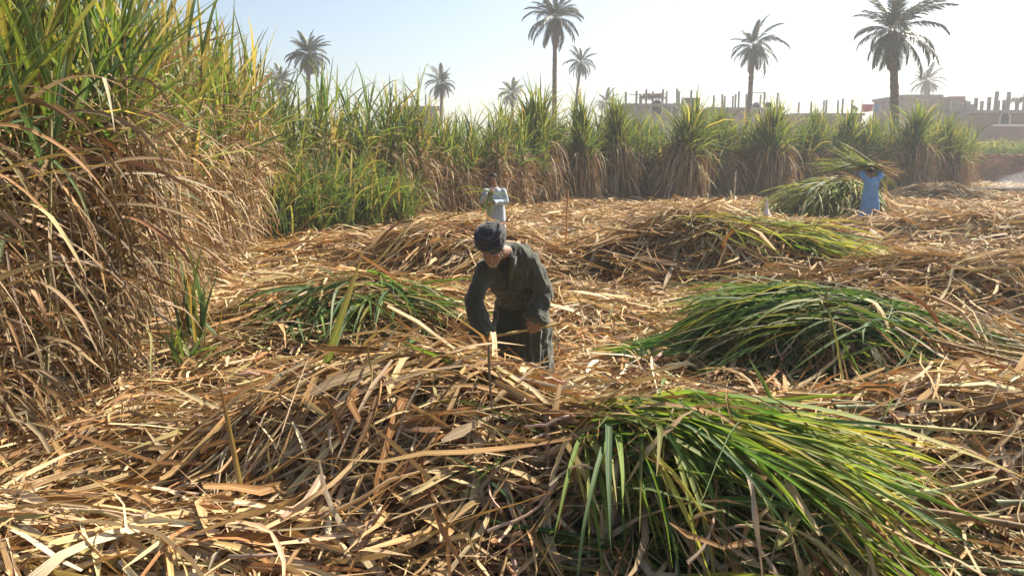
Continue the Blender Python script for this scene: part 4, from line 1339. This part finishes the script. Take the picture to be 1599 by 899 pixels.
def skin_over(name, bm, voxel, mat, parent, smooth=4, fold=None, factor=.5):
    bmesh.ops.recalc_face_normals(bm, faces=bm.faces[:])
    me = bpy.data.meshes.new(name); bm.to_mesh(me); bm.free()
    ob = bpy.data.objects.new(name, me); COL.objects.link(ob)
    md = ob.modifiers.new('r', 'REMESH'); md.mode = 'VOXEL'; md.voxel_size = voxel
    if smooth:
        ms = ob.modifiers.new('s', 'SMOOTH'); ms.factor = factor; ms.iterations = smooth
    dg = bpy.context.evaluated_depsgraph_get()
    me2 = bpy.data.meshes.new_from_object(ob.evaluated_get(dg))
    bpy.data.objects.remove(ob); bpy.data.meshes.remove(me)
    me2.name = name
    if fold is not None:
        n = len(me2.vertices)
        co = np.zeros(n * 3); no = np.zeros(n * 3)
        me2.vertices.foreach_get('co', co); me2.vertices.foreach_get('normal', no)
        co = co.reshape(-1, 3); no = no.reshape(-1, 3)
        d = np.array([fold(Vector(p), Vector(q)) for p, q in zip(co, no)])
        co += no * d[:, None]
        me2.vertices.foreach_set('co', co.ravel())
        me2.update()
    for p in me2.polygons: p.use_smooth = True
    me2.materials.clear()
    return link(name, me2, mat, parent)

def cloth_mat(name, c1, c2, scale=6):
    m, nt, out = new_mat(name)
    L = nt.links.new
    tc = N_(nt, 'ShaderNodeTexCoord')
    n1 = N_(nt, 'ShaderNodeTexNoise'); n1.inputs['Scale'].default_value = scale; n1.inputs['Detail'].default_value = 5
    L(tc.outputs['Object'], n1.inputs['Vector'])
    n2 = N_(nt, 'ShaderNodeTexNoise'); n2.inputs['Scale'].default_value = 260; n2.inputs['Detail'].default_value = 2
    L(tc.outputs['Object'], n2.inputs['Vector'])
    c = mixc(nt, ramp(nt, n1.outputs[0], [(.35, 0.0), (.65, 1.0)]), c1, c2)
    bs = N_(nt, 'ShaderNodeBsdfPrincipled'); L(c, bs.inputs['Base Color'])
    bs.inputs['Roughness'].default_value = .85; bs.inputs['Specular IOR Level'].default_value = .25
    bs.inputs['Sheen Weight'].default_value = .25; bs.inputs['Sheen Roughness'].default_value = .5
    h = mathn(nt, 'ADD', mathn(nt, 'MULTIPLY', n1.outputs[0], 2.0), mathn(nt, 'MULTIPLY', n2.outputs[0], .15))
    bp = N_(nt, 'ShaderNodeBump'); bp.inputs['Strength'].default_value = .5; bp.inputs['Distance'].default_value = .01
    L(h, bp.inputs['Height']); L(bp.outputs[0], bs.inputs['Normal'])
    L(bs.outputs[0], out.inputs['Surface'])
    return m

def skin_mat(name, c):
    m, nt, out = new_mat(name)
    L = nt.links.new
    tc = N_(nt, 'ShaderNodeTexCoord')
    n1 = N_(nt, 'ShaderNodeTexNoise'); n1.inputs['Scale'].default_value = 25; n1.inputs['Detail'].default_value = 4
    L(tc.outputs['Object'], n1.inputs['Vector'])
    cc = mixc(nt, n1.outputs[0], tuple(x * .8 for x in c), tuple(x * 1.2 for x in c))
    bs = N_(nt, 'ShaderNodeBsdfPrincipled'); L(cc, bs.inputs['Base Color'])
    bs.inputs['Roughness'].default_value = .5
    bs.inputs['Subsurface Weight'].default_value = .08; bs.inputs['Subsurface Radius'].default_value = (.012, .005, .003); bs.inputs['Subsurface Scale'].default_value = .5
    L(bs.outputs[0], out.inputs['Surface'])
    return m

def head_into(bm, c, f, u, k=1.0):
    """c centre of skull, f facing direction, u up of the head"""
    c = V3(c); f = V3(f).normalized(); u = (V3(u) - f * V3(u).dot(f)).normalized(); r = f.cross(u)
    E = lambda o, rr: add_ell(bm, c + (r * o[0] + f * o[1] + u * o[2]) * k, r, f, u, rr[0] * k, rr[1] * k, rr[2] * k)
    E((0, -.012, .03), (.074, .092, .082))          # cranium
    E((0, .028, -.028), (.060, .060, .085))         # face
    E((0, .040, -.088), (.036, .034, .030))         # chin
    for s in (-1, 1):
        E((s * .040, .045, -.022), (.022, .026, .022))   # cheek bones
        E((s * .030, .074, .022), (.024, .014, .009))    # brow
        E((s * .029, .070, .003), (.013, .010, .008))    # eyelids
        E((s * .076, -.008, -.012), (.010, .022, .032))  # ears
        E((s * .012, .088, -.037), (.010, .010, .008))   # nostrils
    add_capsule(bm, c + (f * .082 + u * .012) * k, c + (f * .106 - u * .032) * k, .008 * k, .014 * k)
    E((0, .083, -.060), (.024, .011, .006))
    E((0, .081, -.071), (.021, .011, .007))
    return c, f, u, r

def hand_into(bm, w, d, n, s, curl=(.5, .7, .5), k=1.0, thumb_in=.5):
    """w wrist, d pointing to the fingers, n out of the back of the hand, s towards the thumb"""
    w = V3(w); d = V3(d).normalized(); n = (V3(n) - d * V3(n).dot(d)).normalized(); s = V3(s); s = (s - d * s.dot(d) - n * s.dot(n)).normalized()
    add_capsule(bm, w - d * .03 * k, w + d * .03 * k, .026 * k, .030 * k, ax=s, fl=.65)
    tips = []
    for i, (o, l, pl) in enumerate(((.034, .90, .088), (.011, 1.0, .094), (-.012, .93, .089), (-.034, .74, .080))):
        k0 = w + (d * pl + s * o) * k
        add_capsule(bm, w + (d * .015 + s * o * .6) * k, k0, .015 * k, .0125 * k)
        dd = d.copy(); p = k0
        for j, (sl, rr) in enumerate(((.046, .0100), (.028, .0092), (.023, .0084))):
            dd = (Matrix.Rotation(curl[j], 3, n.cross(d)) @ dd)
            q = p + dd * sl * l * k
            add_capsule(bm, p, q, rr * 1.05 * k, rr * k, 10)
            p = q
        tips.append(p)
    t0 = w + (d * .022 + s * .026) * k
    t1 = t0 + (d * .030 + s * .024 - n * .012) * k
    t2 = t1 + (d * .032 + s * .010 * (1 - thumb_in) - n * .014) * k
    t3 = t2 + (d * .026 - s * .008 * thumb_in - n * .012) * k
    add_capsule(bm, t0, t1, .015 * k, .0125 * k); add_capsule(bm, t1, t2, .0118 * k, .0105 * k); add_capsule(bm, t2, t3, .0105 * k, .009 * k)
    return tips

X_ = (1, 0, 0)
def lerp(a, b, t): return np.array(a) * (1 - t) + np.array(b) * t

# ---- the bending man in front
base = np.array([.06, 6.18, gz(.06, 6.18) + .02])
W_ = lambda px, py, Y: WP(px, py, Y) - base
pm = empty('person', base, 'man in dark green robe and dark turban bending over the dry heap', 'person')
hip, waist, chest, upper, neckb = W_(812, 474, 6.20), W_(810, 455, 6.12), W_(801, 426, 5.96), W_(796, 404, 5.86), W_(789, 394, 5.78)
shR, shL = W_(827, 407, 5.90), W_(760, 418, 5.78)
elR, wrR = W_(848, 457, 5.93), W_(837, 491, 5.86)
elL, wrL = W_(741, 470, 5.72), W_(750, 516, 5.65)
headc = W_(768, 389, 5.58)
face_f, face_u = (-.10, -.74, -.62), (-.12, -.55, .80)
sax = norm(shR - shL)
bm = bmesh.new()
add_loft(bm, [(hip - np.array([0, 0, .02]), .15, .11), (waist, .14, .10), (chest, .155, .11), (upper, .13, .09), (neckb, .055, .055)], sax)
hc, hf, hu, hr = head_into(bm, headc, face_f, face_u)
add_capsule(bm, neckb, V3(headc) - hu * .05 - hf * .03, .058, .055)
for a, e, w in ((shR, elR, wrR), (shL, elL, wrL)):
    add_capsule(bm, lerp(upper, a, .5), a, .06, .055); add_capsule(bm, a, e, .052, .042); add_capsule(bm, e, w, .042, .027)
hand_into(bm, wrR + np.array([0, 0, -.012]), (-.10, .10, -1), (.05, -1, -.08), (-1, 0, .1), (.35, 1.15, .9), 1.0)
hand_into(bm, wrL + np.array([.0, 0, -.01]), (.25, -.25, -1), (-.6, -.8, 0), (.8, -.6, 0), (.5, .8, .6), 1.0)
for s, fx in ((-1, -.11), (1, .10)):
    knee = np.array([fx * 1.05, -.06, .47]); foot = np.array([fx * 1.1, .02, .07])
    add_capsule(bm, hip + np.array([s * .08, 0, -.03]), knee, .085, .058); add_capsule(bm, knee, foot, .056, .036)
    add_ell(bm, foot + np.array([0, -.07, -.03]), (1, 0, 0), (0, 1, 0), (0, 0, 1), .045, .125, .035)
skin1 = skin_mat('brown_skin', (.20, .105, .068))
skin_over('body', bm, .0055, skin1, pm, 3)

# robe
bm = bmesh.new()
sk0 = hip + np.array([0, 0, -.02])
add_loft(bm, [(W_(812, 470, 6.20), .19, .15), (waist, .178, .145), (chest, .20, .15), (upper, .175, .115), (neckb, .085, .07)], sax)
add_loft(bm, [(W_(810, 462, 6.16), .17, .14), (sk0, .20, .165), (np.array([.012, -.02, .62]), .222, .185), (np.array([.012, -.02, .38]), .235, .20), (np.array([.012, 0, .13]), .25, .215)], X_, 32)
for a, e, w in ((shR, elR, wrR), (shL, elL, wrL)):
    add_capsule(bm, lerp(upper, a, .25), a, .090, .076); add_capsule(bm, a, e, .077, .070)
    en = lerp(e, w, .92) + norm(w - e) * .06
    add_loft(bm, [(lerp(e, w, -.12), .06, .06), (e, .070, .070), (lerp(e, en, .6), .071, .073), (lerp(e, en, .97), .090, .080), (en, .091, .081)], X_, 28)
add_capsule(bm, lerp(shL, waist, .25), lerp(shL, waist, .6), .10, .11)
add_capsule(bm, lerp(shR, waist, .25), lerp(shR, waist, .6), .10, .11)
add_capsule(bm, neckb + np.array([.03, .05, -.01]), neckb + np.array([-.04, .0, -.02]), .075, .07)
def ridge(v): return 1 - 2.2 * abs(mnoise.noise(v))
def fold1(p, n):
    z = p.z
    d = .012 * mnoise.noise(Vector((p.x * 5 + 3, p.y * 5, z * 5)))
    d += .015 * ridge(Vector((p.x * 9 + z * 3, p.y * 8, z * 4 - p.x * 5)))
    d += .009 * ridge(Vector((p.x * 17 + z * 10, p.y * 15, z * 9 - p.x * 12)))
    if z < .82: d += .020 * ridge(Vector((p.x * 11, p.y * 10, z * .9))) * min(1, (.82 - z) / .2)
    return d - .008
ROBE1 = cloth_mat('dark_green_cloth', (.030, .033, .023), (.049, .052, .038), 5)
robe = skin_over('robe', bm, .008, ROBE1, pm, 7, fold1)
def wrap_band(bm, c, ax, rx, ry, r, sx, fl=.7, K=10, n=30):
    c = V3(c); ax = V3(ax).normalized(); s = (V3(sx) - ax * V3(sx).dot(ax)).normalized(); t = ax.cross(s)
    ring = []
    for i in range(n):
        a = i / n * 2 * math.pi
        o = s * math.cos(a); q = t * math.sin(a)
        p = c + o * rx + q * ry + ax * (.008 * math.sin(2 * a + rx * 90))
        nn = (o * ry + q * rx).normalized()
        rr = r * (1 + .18 * math.sin(3 * a + ry * 70))
        ring.append([bm.verts.new(p + nn * (rr * fl * math.cos(b)) + ax * (rr * math.sin(b))) for b in np.linspace(0, 2 * math.pi, K, endpoint=False)])
    for i in range(n):
        for j in range(K):
            bm.faces.new((ring[i][j], ring[(i + 1) % n][j], ring[(i + 1) % n][(j + 1) % K], ring[i][(j + 1) % K]))
# sleeve hems
for w, e, m in ((wrR, elR, .90), (wrL, elL, .90)):
    bm = bmesh.new()
    c = lerp(e, w, 1.22 if w is wrR else 1.2) ; c = lerp(e, w, .92) + norm(w - e) * .066
    wrap_band(bm, c - norm(w - e) * .032, w - e, .090, .081, .010, X_, .45)
    bm_obj('sleeve_hem', bm, ROBE1, pm, True)

# neck opening with dark undershirt: laid onto the chest of the robe
from mathutils.bvhtree import BVHTree
def lay_patch(name, target, poly_fn, nu, nv, dirv, mat, parent, off=.004):
    me = target.data
    bvh = BVHTree.FromPolygons([v.co for v in me.vertices], [p.vertices for p in me.polygons])
    vv, ok_ = [], []
    for j in range(nv):
        for i in range(nu):
            p = V3(poly_fn(i / (nu - 1), j / (nv - 1)))
            h = bvh.ray_cast(p - V3(dirv) * 1.0, V3(dirv))
            vv.append((h[0] + h[1] * off) if h[0] is not None else p); ok_.append(h[0] is not None)
    ff = []
    for j in range(nv - 1):
        for i in range(nu - 1):
            a = j * nu + i; q = (a, a + 1, a + nu + 1, a + nu)
            if all(ok_[x] for x in q): ff.append(q)
    m2 = bpy.data.meshes.new(name); m2.from_pydata([tuple(v) for v in vv], [], ff)
    for p in m2.polygons: p.use_smooth = True
    o = link(name, m2, mat, parent)
    sl = o.modifiers.new('t', 'SOLIDIFY'); sl.thickness = .003
    return o
UNDER = cloth_mat('dark_undershirt', (.008, .009, .010), (.014, .015, .016))
vd = norm(np.array([0.03, 5.9, -.75]))
def vneck(u, v):
    top = lerp(W_(774, 404, 5.7), W_(799, 400, 5.7), u)
    return lerp(top, W_(792, 451, 5.8), v ** 1.1)
lay_patch('undershirt', robe, vneck, 9, 14, vd, UNDER, pm)
def placket(u, v):
    return lerp(lerp(W_(797, 400, 5.7), W_(791, 452, 5.8), v), lerp(W_(806, 400, 5.7), W_(795, 454, 5.8), v), u)
lay_patch('placket', robe, placket, 4, 14, vd, ROBE1, pm, .008)

# turban
TURB = cloth_mat('dark_turban_cloth', (.016, .018, .023), (.029, .031, .036), 8)
bm = bmesh.new()
tc_ = V3(headc) + hu * .066 - hf * .028
add_ell(bm, tc_ + hu * .03 - hf * .02, hr, hf, hu, .098, .112, .076)
for k, (dz, df, rx, ry, tilt, tr) in enumerate(((-.018, .0, .090, .106, -.10, -.16), (.008, -.005, .106, .120, -.06, .12), (.036, -.01, .100, .112, .05, -.10), (.062, -.014, .082, .094, -.12, .2), (-.004, -.004, .098, .114, -.2, .26))):
    ax = hu + hf * tilt + hr * tr
    wrap_band(bm, tc_ + hu * dz + hf * df, ax, rx * .94, ry * .94, .019, hr, .95)
add_capsule(bm, tc_ + hr * .09 - hf * .06 + hu * .03, tc_ + hr * .085 - hf * .09 - hu * .05, .022, .018)
def fold_t(p, n):
    q = p - tc_
    return .005 * mnoise.noise(Vector((q.dot(hr) * 18, q.dot(hf) * 18, q.dot(hu) * 70))) + .003 * mnoise.noise(p * 60)
skin_over('turban', bm, .0055, TURB, pm, 1, fold_t)
# short white beard, brows, eyes
BEARD = noise_mat('grey_beard', (.17, .145, .125), (.30, .27, .245), 120, .9, 3, .8, .004)
bm = bmesh.new()
for s in (-1, 1):
    for t_ in np.linspace(0, 1, 6):
        p = V3(headc) + hr * s * (.012 + .046 * t_) + hf * (.064 - .045 * t_ ** 1.5) - hu * (.104 - .055 * t_)
        add_ell(bm, p, hr, hf, hu, .016, .014, .015)
    add_ell(bm, V3(headc) + hr * s * .014 + hf * .088 - hu * .051, hr, hf, hu, .018, .007, .006)
skin_over('beard', bm, .005, BEARD, pm, 2)
DARKHAIR = noise_mat('dark_hair', (.012, .010, .009), (.03, .026, .022), 90, .7, 3, .6, .004)
for s in (-1, 1):
    bm = bmesh.new(); add_ell(bm, V3(headc) + hr * s * .031 + hf * .084 + hu * .024, hr, hf, hu, .021, .005, .005); bm_obj('eyebrow', bm, BEARD, pm, True)
    bm = bmesh.new(); add_ell(bm, V3(headc) + hr * s * .029 + hf * .0785 + hu * .001, hr, hf, hu, .010, .004, .003); bm_obj('eye', bm, DARKHAIR, pm, True)

# cane stalk held in the left hand, with a bowed leaf at its end
hp = base + wrR + np.array([-.012, .035, -.135])
pA, pB = hp + np.array([-.42, -.10, -.035]), hp + np.array([.20, .06, .045])
D = (pB - pA)[None]
b = stalks_block(pA[None], D, np.linalg.norm(D, axis=1), np.array([.011]), np.array([[.42, .30, .13]]), 8, .14, .01)
hs = empty('cut_cane', pA, 'thin cut cane held in the bending man\'s hand', 'cane stalk')
link('stalk', mesh_from_blocks('stalk', [shift(b, pA)], M_STALK), None, hs)
t = np.linspace(0, 1, 14)
arc = np.stack([pB[0] + .16 * np.sin(t * 2.6) * 1.0, pB[1] + .02 * t, pB[2] + .26 * t ** 1.1 + .02 * np.sin(t * 6)], -1)
lb = ribbon((arc - pA)[None], wprof(14, np.array([.011]), .8, 3, .1), np.array([[.48, .33, .16]]), np.array([[.36, .22, .1]]), .9, .6, .5, 3, np.array([.2]))
link('dry_leaf', mesh_from_blocks('dry_leaf', [lb], M_DRY), None, hs)

# ---- generic upright figure in a long robe
def fold_std(seed, hipz):
    def f(p, n):
        d = .012 * mnoise.noise(Vector((p.x * 11 + seed, p.y * 9, p.z * 2.2))) + .008 * mnoise.noise(Vector((p.x * 6, p.y * 6 + seed, p.z * 6)))
        if p.z < hipz: d += .034 * mnoise.noise(Vector((p.x * 12 + seed, p.y * 10, p.z * .8))) * min(1, (hipz - p.z) / .3)
        return d
    return f

# ---- man in white behind
Y2 = 16.0
base2 = np.array([WP(774, 340, Y2)[0], Y2, gz(-.3, Y2) + .02])
W2 = lambda px, py, Y: WP(px, py, Y) - base2
p2 = empty('person', base2, 'man in pale robe standing by the cane holding green cane leaves', 'person')
head2 = W2(770, 280, Y2 - .10); neck2 = W2(772.5, 293, Y2 - .02)
s2R, s2L = W2(786, 299, Y2), W2(759, 299, Y2)
e2R, w2R = W2(790, 315, Y2 - .06), W2(769, 317, Y2 - .26)
e2L, w2L = W2(753, 315, Y2 - .10), W2(763, 304, Y2 - .30)
hip2 = W2(774.5, 335, Y2 + .02); chest2 = W2(773, 307, Y2)
bm = bmesh.new()
add_loft(bm, [(hip2, .15, .10), (lerp(hip2, chest2, .5), .135, .095), (chest2, .155, .10), (W2(772.5, 297, Y2), .12, .075), (neck2, .055, .055)], X_)
c2, f2, u2, r2 = head_into(bm, head2, (-.18, -.92, -.30), (-.05, -.3, 1))
add_capsule(bm, neck2 - np.array([0, 0, .03]), V3(head2) - u2 * .06 - f2 * .02, .056, .054)
for a, e, w in ((s2R, e2R, w2R), (s2L, e2L, w2L)):
    add_capsule(bm, a, e, .05, .041); add_capsule(bm, e, w, .041, .027)
hand_into(bm, w2R, (-1, -.25, -.15), (0, -.8, .6), (0, -.3, 1), (.5, .8, .6))
hand_into(bm, w2L, (.55, -.15, .75), (-.3, -.95, .1), (.8, -.2, -.5), (.7, 1.0, .8))
for s in (-1, 1):
    kn = np.array([s * .10, -.02, .48]); ft = np.array([s * .11, .0, .07])
    add_capsule(bm, hip2 + np.array([s * .08, 0, -.02]), kn, .082, .055); add_capsule(bm, kn, ft, .055, .035)
    add_ell(bm, ft + np.array([0, -.07, -.03]), (1, 0, 0), (0, 1, 0), (0, 0, 1), .045, .12, .035)
skin_over('body', bm, .0065, skin_mat('tan_skin', (.27, .14, .09)), p2, 3)
bm = bmesh.new()
add_loft(bm, [(np.array([0, 0, .14]), .27, .22), (np.array([0, 0, .5]), .235, .19), (hip2, .195, .15), (lerp(hip2, chest2, .55), .175, .135), (chest2, .195, .14), (W2(772.5, 298, Y2), .16, .10), (neck2, .07, .065)], X_, 32)
for a, e, w in ((s2R, e2R, w2R), (s2L, e2L, w2L)):
    add_capsule(bm, lerp(chest2, a, .6), a, .075, .066); add_capsule(bm, a, e, .064, .058); add_loft(bm, [(lerp(e, w, -.1), .045, .045), (e, .057, .057), (lerp(e, w, .6), .056, .056), (lerp(e, w, .93), .066, .062), (lerp(e, w, .95), .066, .062)], (.1, .2, 1), 24)
skin_over('robe', bm, .011, cloth_mat('pale_blue_white_cloth', (.28, .34, .40), (.37, .43, .48), 4), p2, 4, fold_std(4.0, hip2[2]))
bm = bmesh.new()
wrap_band(bm, neck2 + np.array([0, -.015, .005]), (0, -.25, 1), .066, .062, .012, X_, .5)
bm_obj('collar', bm, M_WHITEP, p2, True)
bm = bmesh.new()
add_ell(bm, V3(head2) + u2 * .050 - f2 * .022, r2, f2, u2, .080, .090, .070)
for s in (-1, 1): add_ell(bm, V3(head2) + r2 * s * .070 + u2 * .012 - f2 * .015, r2, f2, u2, .012, .035, .035)
skin_over('hair', bm, .008, DARKHAIR, p2, 1, lambda p, n: .004 * mnoise.noise(p * 70))
bm = bmesh.new()
for s in (-1, 1): add_ell(bm, V3(head2) + r2 * s * .016 + f2 * .089 - u2 * .050, r2, f2, u2, .022, .009, .008)
bm_obj('moustache', bm, DARKHAIR, p2, True)
for s in (-1, 1):
    bm = bmesh.new(); add_ell(bm, V3(head2) + r2 * s * .031 + f2 * .084 + u2 * .024, r2, f2, u2, .021, .005, .006); bm_obj('eyebrow', bm, DARKHAIR, p2, True)
    bm = bmesh.new(); add_ell(bm, V3(head2) + r2 * s * .029 + f2 * .079 + u2 * .002, r2, f2, u2, .010, .004, .004); bm_obj('eye', bm, DARKHAIR, p2, True)
# cane leaves in his hand
hp2 = base2 + w2L + np.array([.05, -.06, .05])
hl = empty('held_cane_leaves', hp2, 'few yellow green cane leaves held by the man in the pale robe', 'cane leaves')
n = 9
az = np.array([3.2, 3.4, 3.0, -1.6, -1.4, -1.9, -.2, -.1, -2.3]); el = np.array([.1, -.3, .35, -.9, -1.1, -.8, -.1, -.35, -.9])
D0 = np.stack([np.cos(az) * np.cos(el), np.sin(az) * np.cos(el) * .6, np.sin(el)], -1)
c = pick(GRN, [.05, 0, .3, .35, 0, .3], n)
b = free_leaves(np.repeat(hp2[None], n, 0), D0, rng.uniform(.4, .75, n), rng.uniform(.025, .04, n), 9, 3, rng.uniform(1.2, 3, n), c, c * np.array([1.3, 1.2, 1]), .03, 0)
emit(hl, [b], M_GRN, 'green_leaf', 'leaves', 9)

# ---- man in blue, seen from behind, carrying cane tops
Y3 = 24.6
base3 = np.array([WP(1358, 347, Y3)[0], Y3, gz(11, Y3) + .02])
W3 = lambda px, py, Y: WP(px, py, Y) - base3
p3 = empty('person', base3, 'man in bright blue robe seen from behind carrying cane tops', 'person')
head3 = W3(1360, 268.5, Y3 - .02); neck3 = W3(1360.5, 276, Y3 - .02)
s3L, s3R = W3(1350, 279, Y3), W3(1372, 279, Y3)
e3L, w3L = W3(1344.5, 271.5, Y3 + .10), W3(1353.5, 268.5, Y3 + .18)
e3R, w3R = W3(1377, 274, Y3 + .10), W3(1368, 268.5, Y3 + .18)
hip3 = W3(1359, 305, Y3); chest3 = W3(1361, 287, Y3)
bm = bmesh.new()
add_loft(bm, [(hip3, .15, .10), (lerp(hip3, chest3, .5), .14, .095), (chest3, .16, .10), (W3(1360.5, 279, Y3), .12, .08), (neck3, .055, .055)], X_)
c3, f3, u3, r3 = head_into(bm, head3, (-.1, .95, -.2), (0, .2, 1))
add_capsule(bm, neck3 - np.array([0, 0, .03]), V3(head3) - u3 * .06, .056, .054)
for a, e, w in ((s3R, e3R, w3R), (s3L, e3L, w3L)):
    add_capsule(bm, a, e, .05, .041); add_capsule(bm, e, w, .041, .027)
hand_into(bm, w3R, (-.6, .3, .7), (.6, -.6, .3), (0, .5, .6), (.4, .6, .5))
hand_into(bm, w3L, (.6, .3, .7), (-.6, -.6, .3), (0, .5, .6), (.4, .6, .5))
for s in (-1, 1):
    kn = np.array([s * .10, .0, .48]); ft = np.array([s * .11 + .02, .0, .07])
    add_capsule(bm, hip3 + np.array([s * .08, 0, -.02]), kn, .082, .055); add_capsule(bm, kn, ft, .055, .035)
    add_ell(bm, ft + np.array([0, .07, -.03]), (1, 0, 0), (0, 1, 0), (0, 0, 1), .045, .12, .035)
skin_over('body', bm, .0065, skin1, p3, 3)
bm = bmesh.new()
add_loft(bm, [(np.array([-.03, 0, .09]), .30, .24), (np.array([-.02, 0, .45]), .27, .21), (hip3, .245, .17), (lerp(hip3, chest3, .5), .225, .155), (chest3, .235, .15), (W3(1360.5, 280, Y3), .20, .11), (neck3 - np.array([0, 0, .01]), .075, .065)], X_, 32)
for a, e, w in ((s3R, e3R, w3R), (s3L, e3L, w3L)):
    add_capsule(bm, lerp(chest3, a, .7), a, .09, .088); add_capsule(bm, a, e, .085, .075); add_capsule(bm, e, lerp(e, w, .55), .072, .074)
skin_over('robe', bm, .012, cloth_mat('blue_cloth', (.11, .26, .48), (.16, .33, .57), 4), p3, 4, fold_std(9.0, hip3[2]))
bm = bmesh.new()
add_ell(bm, V3(head3) + u3 * .035 - f3 * .022, r3, f3, u3, .086, .096, .088)
skin_over('hair', bm, .008, DARKHAIR, p3, 1, lambda p, n: .004 * mnoise.noise(p * 70))
for s in (-1, 1):
    bm = bmesh.new(); add_ell(bm, np.array([s * .11 + .02, .06, .035]), (1, 0, 0), (0, 1, 0), (0, 0, 1), .05, .14, .035); bm_obj('sandal', bm, DARKHAIR, p3, True)

# bundle on his head and shoulder
bc = base3 + head3 + np.array([0.02, .30, .15])
cb = empty('carried_cane_bundle', bc, 'bundle of cane tops carried on the head of the man in blue', 'cane bundle')
def bfan(n, az, sd, el, esd, L, w, pal, pp, droop, mat, piece):
    a = rng.normal(az, sd, n); e = rng.normal(el, esd, n)
    D0 = np.stack([np.cos(a) * np.cos(e), np.sin(a) * np.cos(e), np.sin(e)], -1)
    P0 = bc + rng.normal(0, 1, (n, 3)) * np.array([.16, .08, .05]) - D0 * .25
    c = pick(pal, pp, n)
    b = free_leaves(P0, D0, rng.uniform(*L, n), rng.uniform(*w, n), 8, 3, rng.uniform(*droop, n), c, c * np.array([1.2, 1.1, .9]), .03, .03, 1.0)
    emit(cb, [b], mat, piece, piece + 's', 60)
bfan(70, math.pi, .25, .12, .10, (1.4, 2.1), (.03, .05), GRN, [.2, .1, .3, .25, 0, .15], (.1, .5), M_GRN, 'green_leaf')
bfan(22, math.pi - .1, .3, .62, .12, (1.2, 1.8), (.03, .045), GRN, [.05, 0, .3, .35, 0, .3], (.1, .5), M_GRN, 'yellow_leaf')
bfan(50, -.05, .3, .05, .22, (.8, 1.35), (.025, .045), DRY, DRYP, (.5, 1.8), M_DRY, 'dry_leaf')
bfan(14, -.2, .3, -.5, .3, (1.0, 1.6), (.03, .05), GRN, [.1, 0, .3, .35, 0, .25], (.8, 1.8), M_GRN, 'drooping_leaf')
n = 14
D = np.stack([np.ones(n), rng.normal(0, .08, n), rng.normal(-.12, .12, n)], -1)
P0 = bc + rng.normal(0, 1, (n, 3)) * np.array([.05, .06, .04]) - norm(D) * .7
emit(cb, [stalks_block(P0, D, rng.uniform(1.3, 1.8, n), rng.uniform(.011, .015, n), stalk_cols(n), 6)], M_STALK, 'stalk', 'stalks', 14)

# ------------------------------------------------------------------ haze
def haze():
    m, nt, out = new_mat('haze')
    pv = N_(nt, 'ShaderNodeVolumePrincipled')
    pv.inputs['Color'].default_value = (.86, .92, 1.0, 1)
    pv.inputs['Density'].default_value = .0010
    pv.inputs['Anisotropy'].default_value = .45
    nt.links.new(pv.outputs[0], out.inputs['Volume'])
    o = box_obj('haze', (0, 190, 11.5), (860, 450, 25), m)
    tag(o, 'thin dusty morning haze over the field', None, None, 'stuff')
haze()
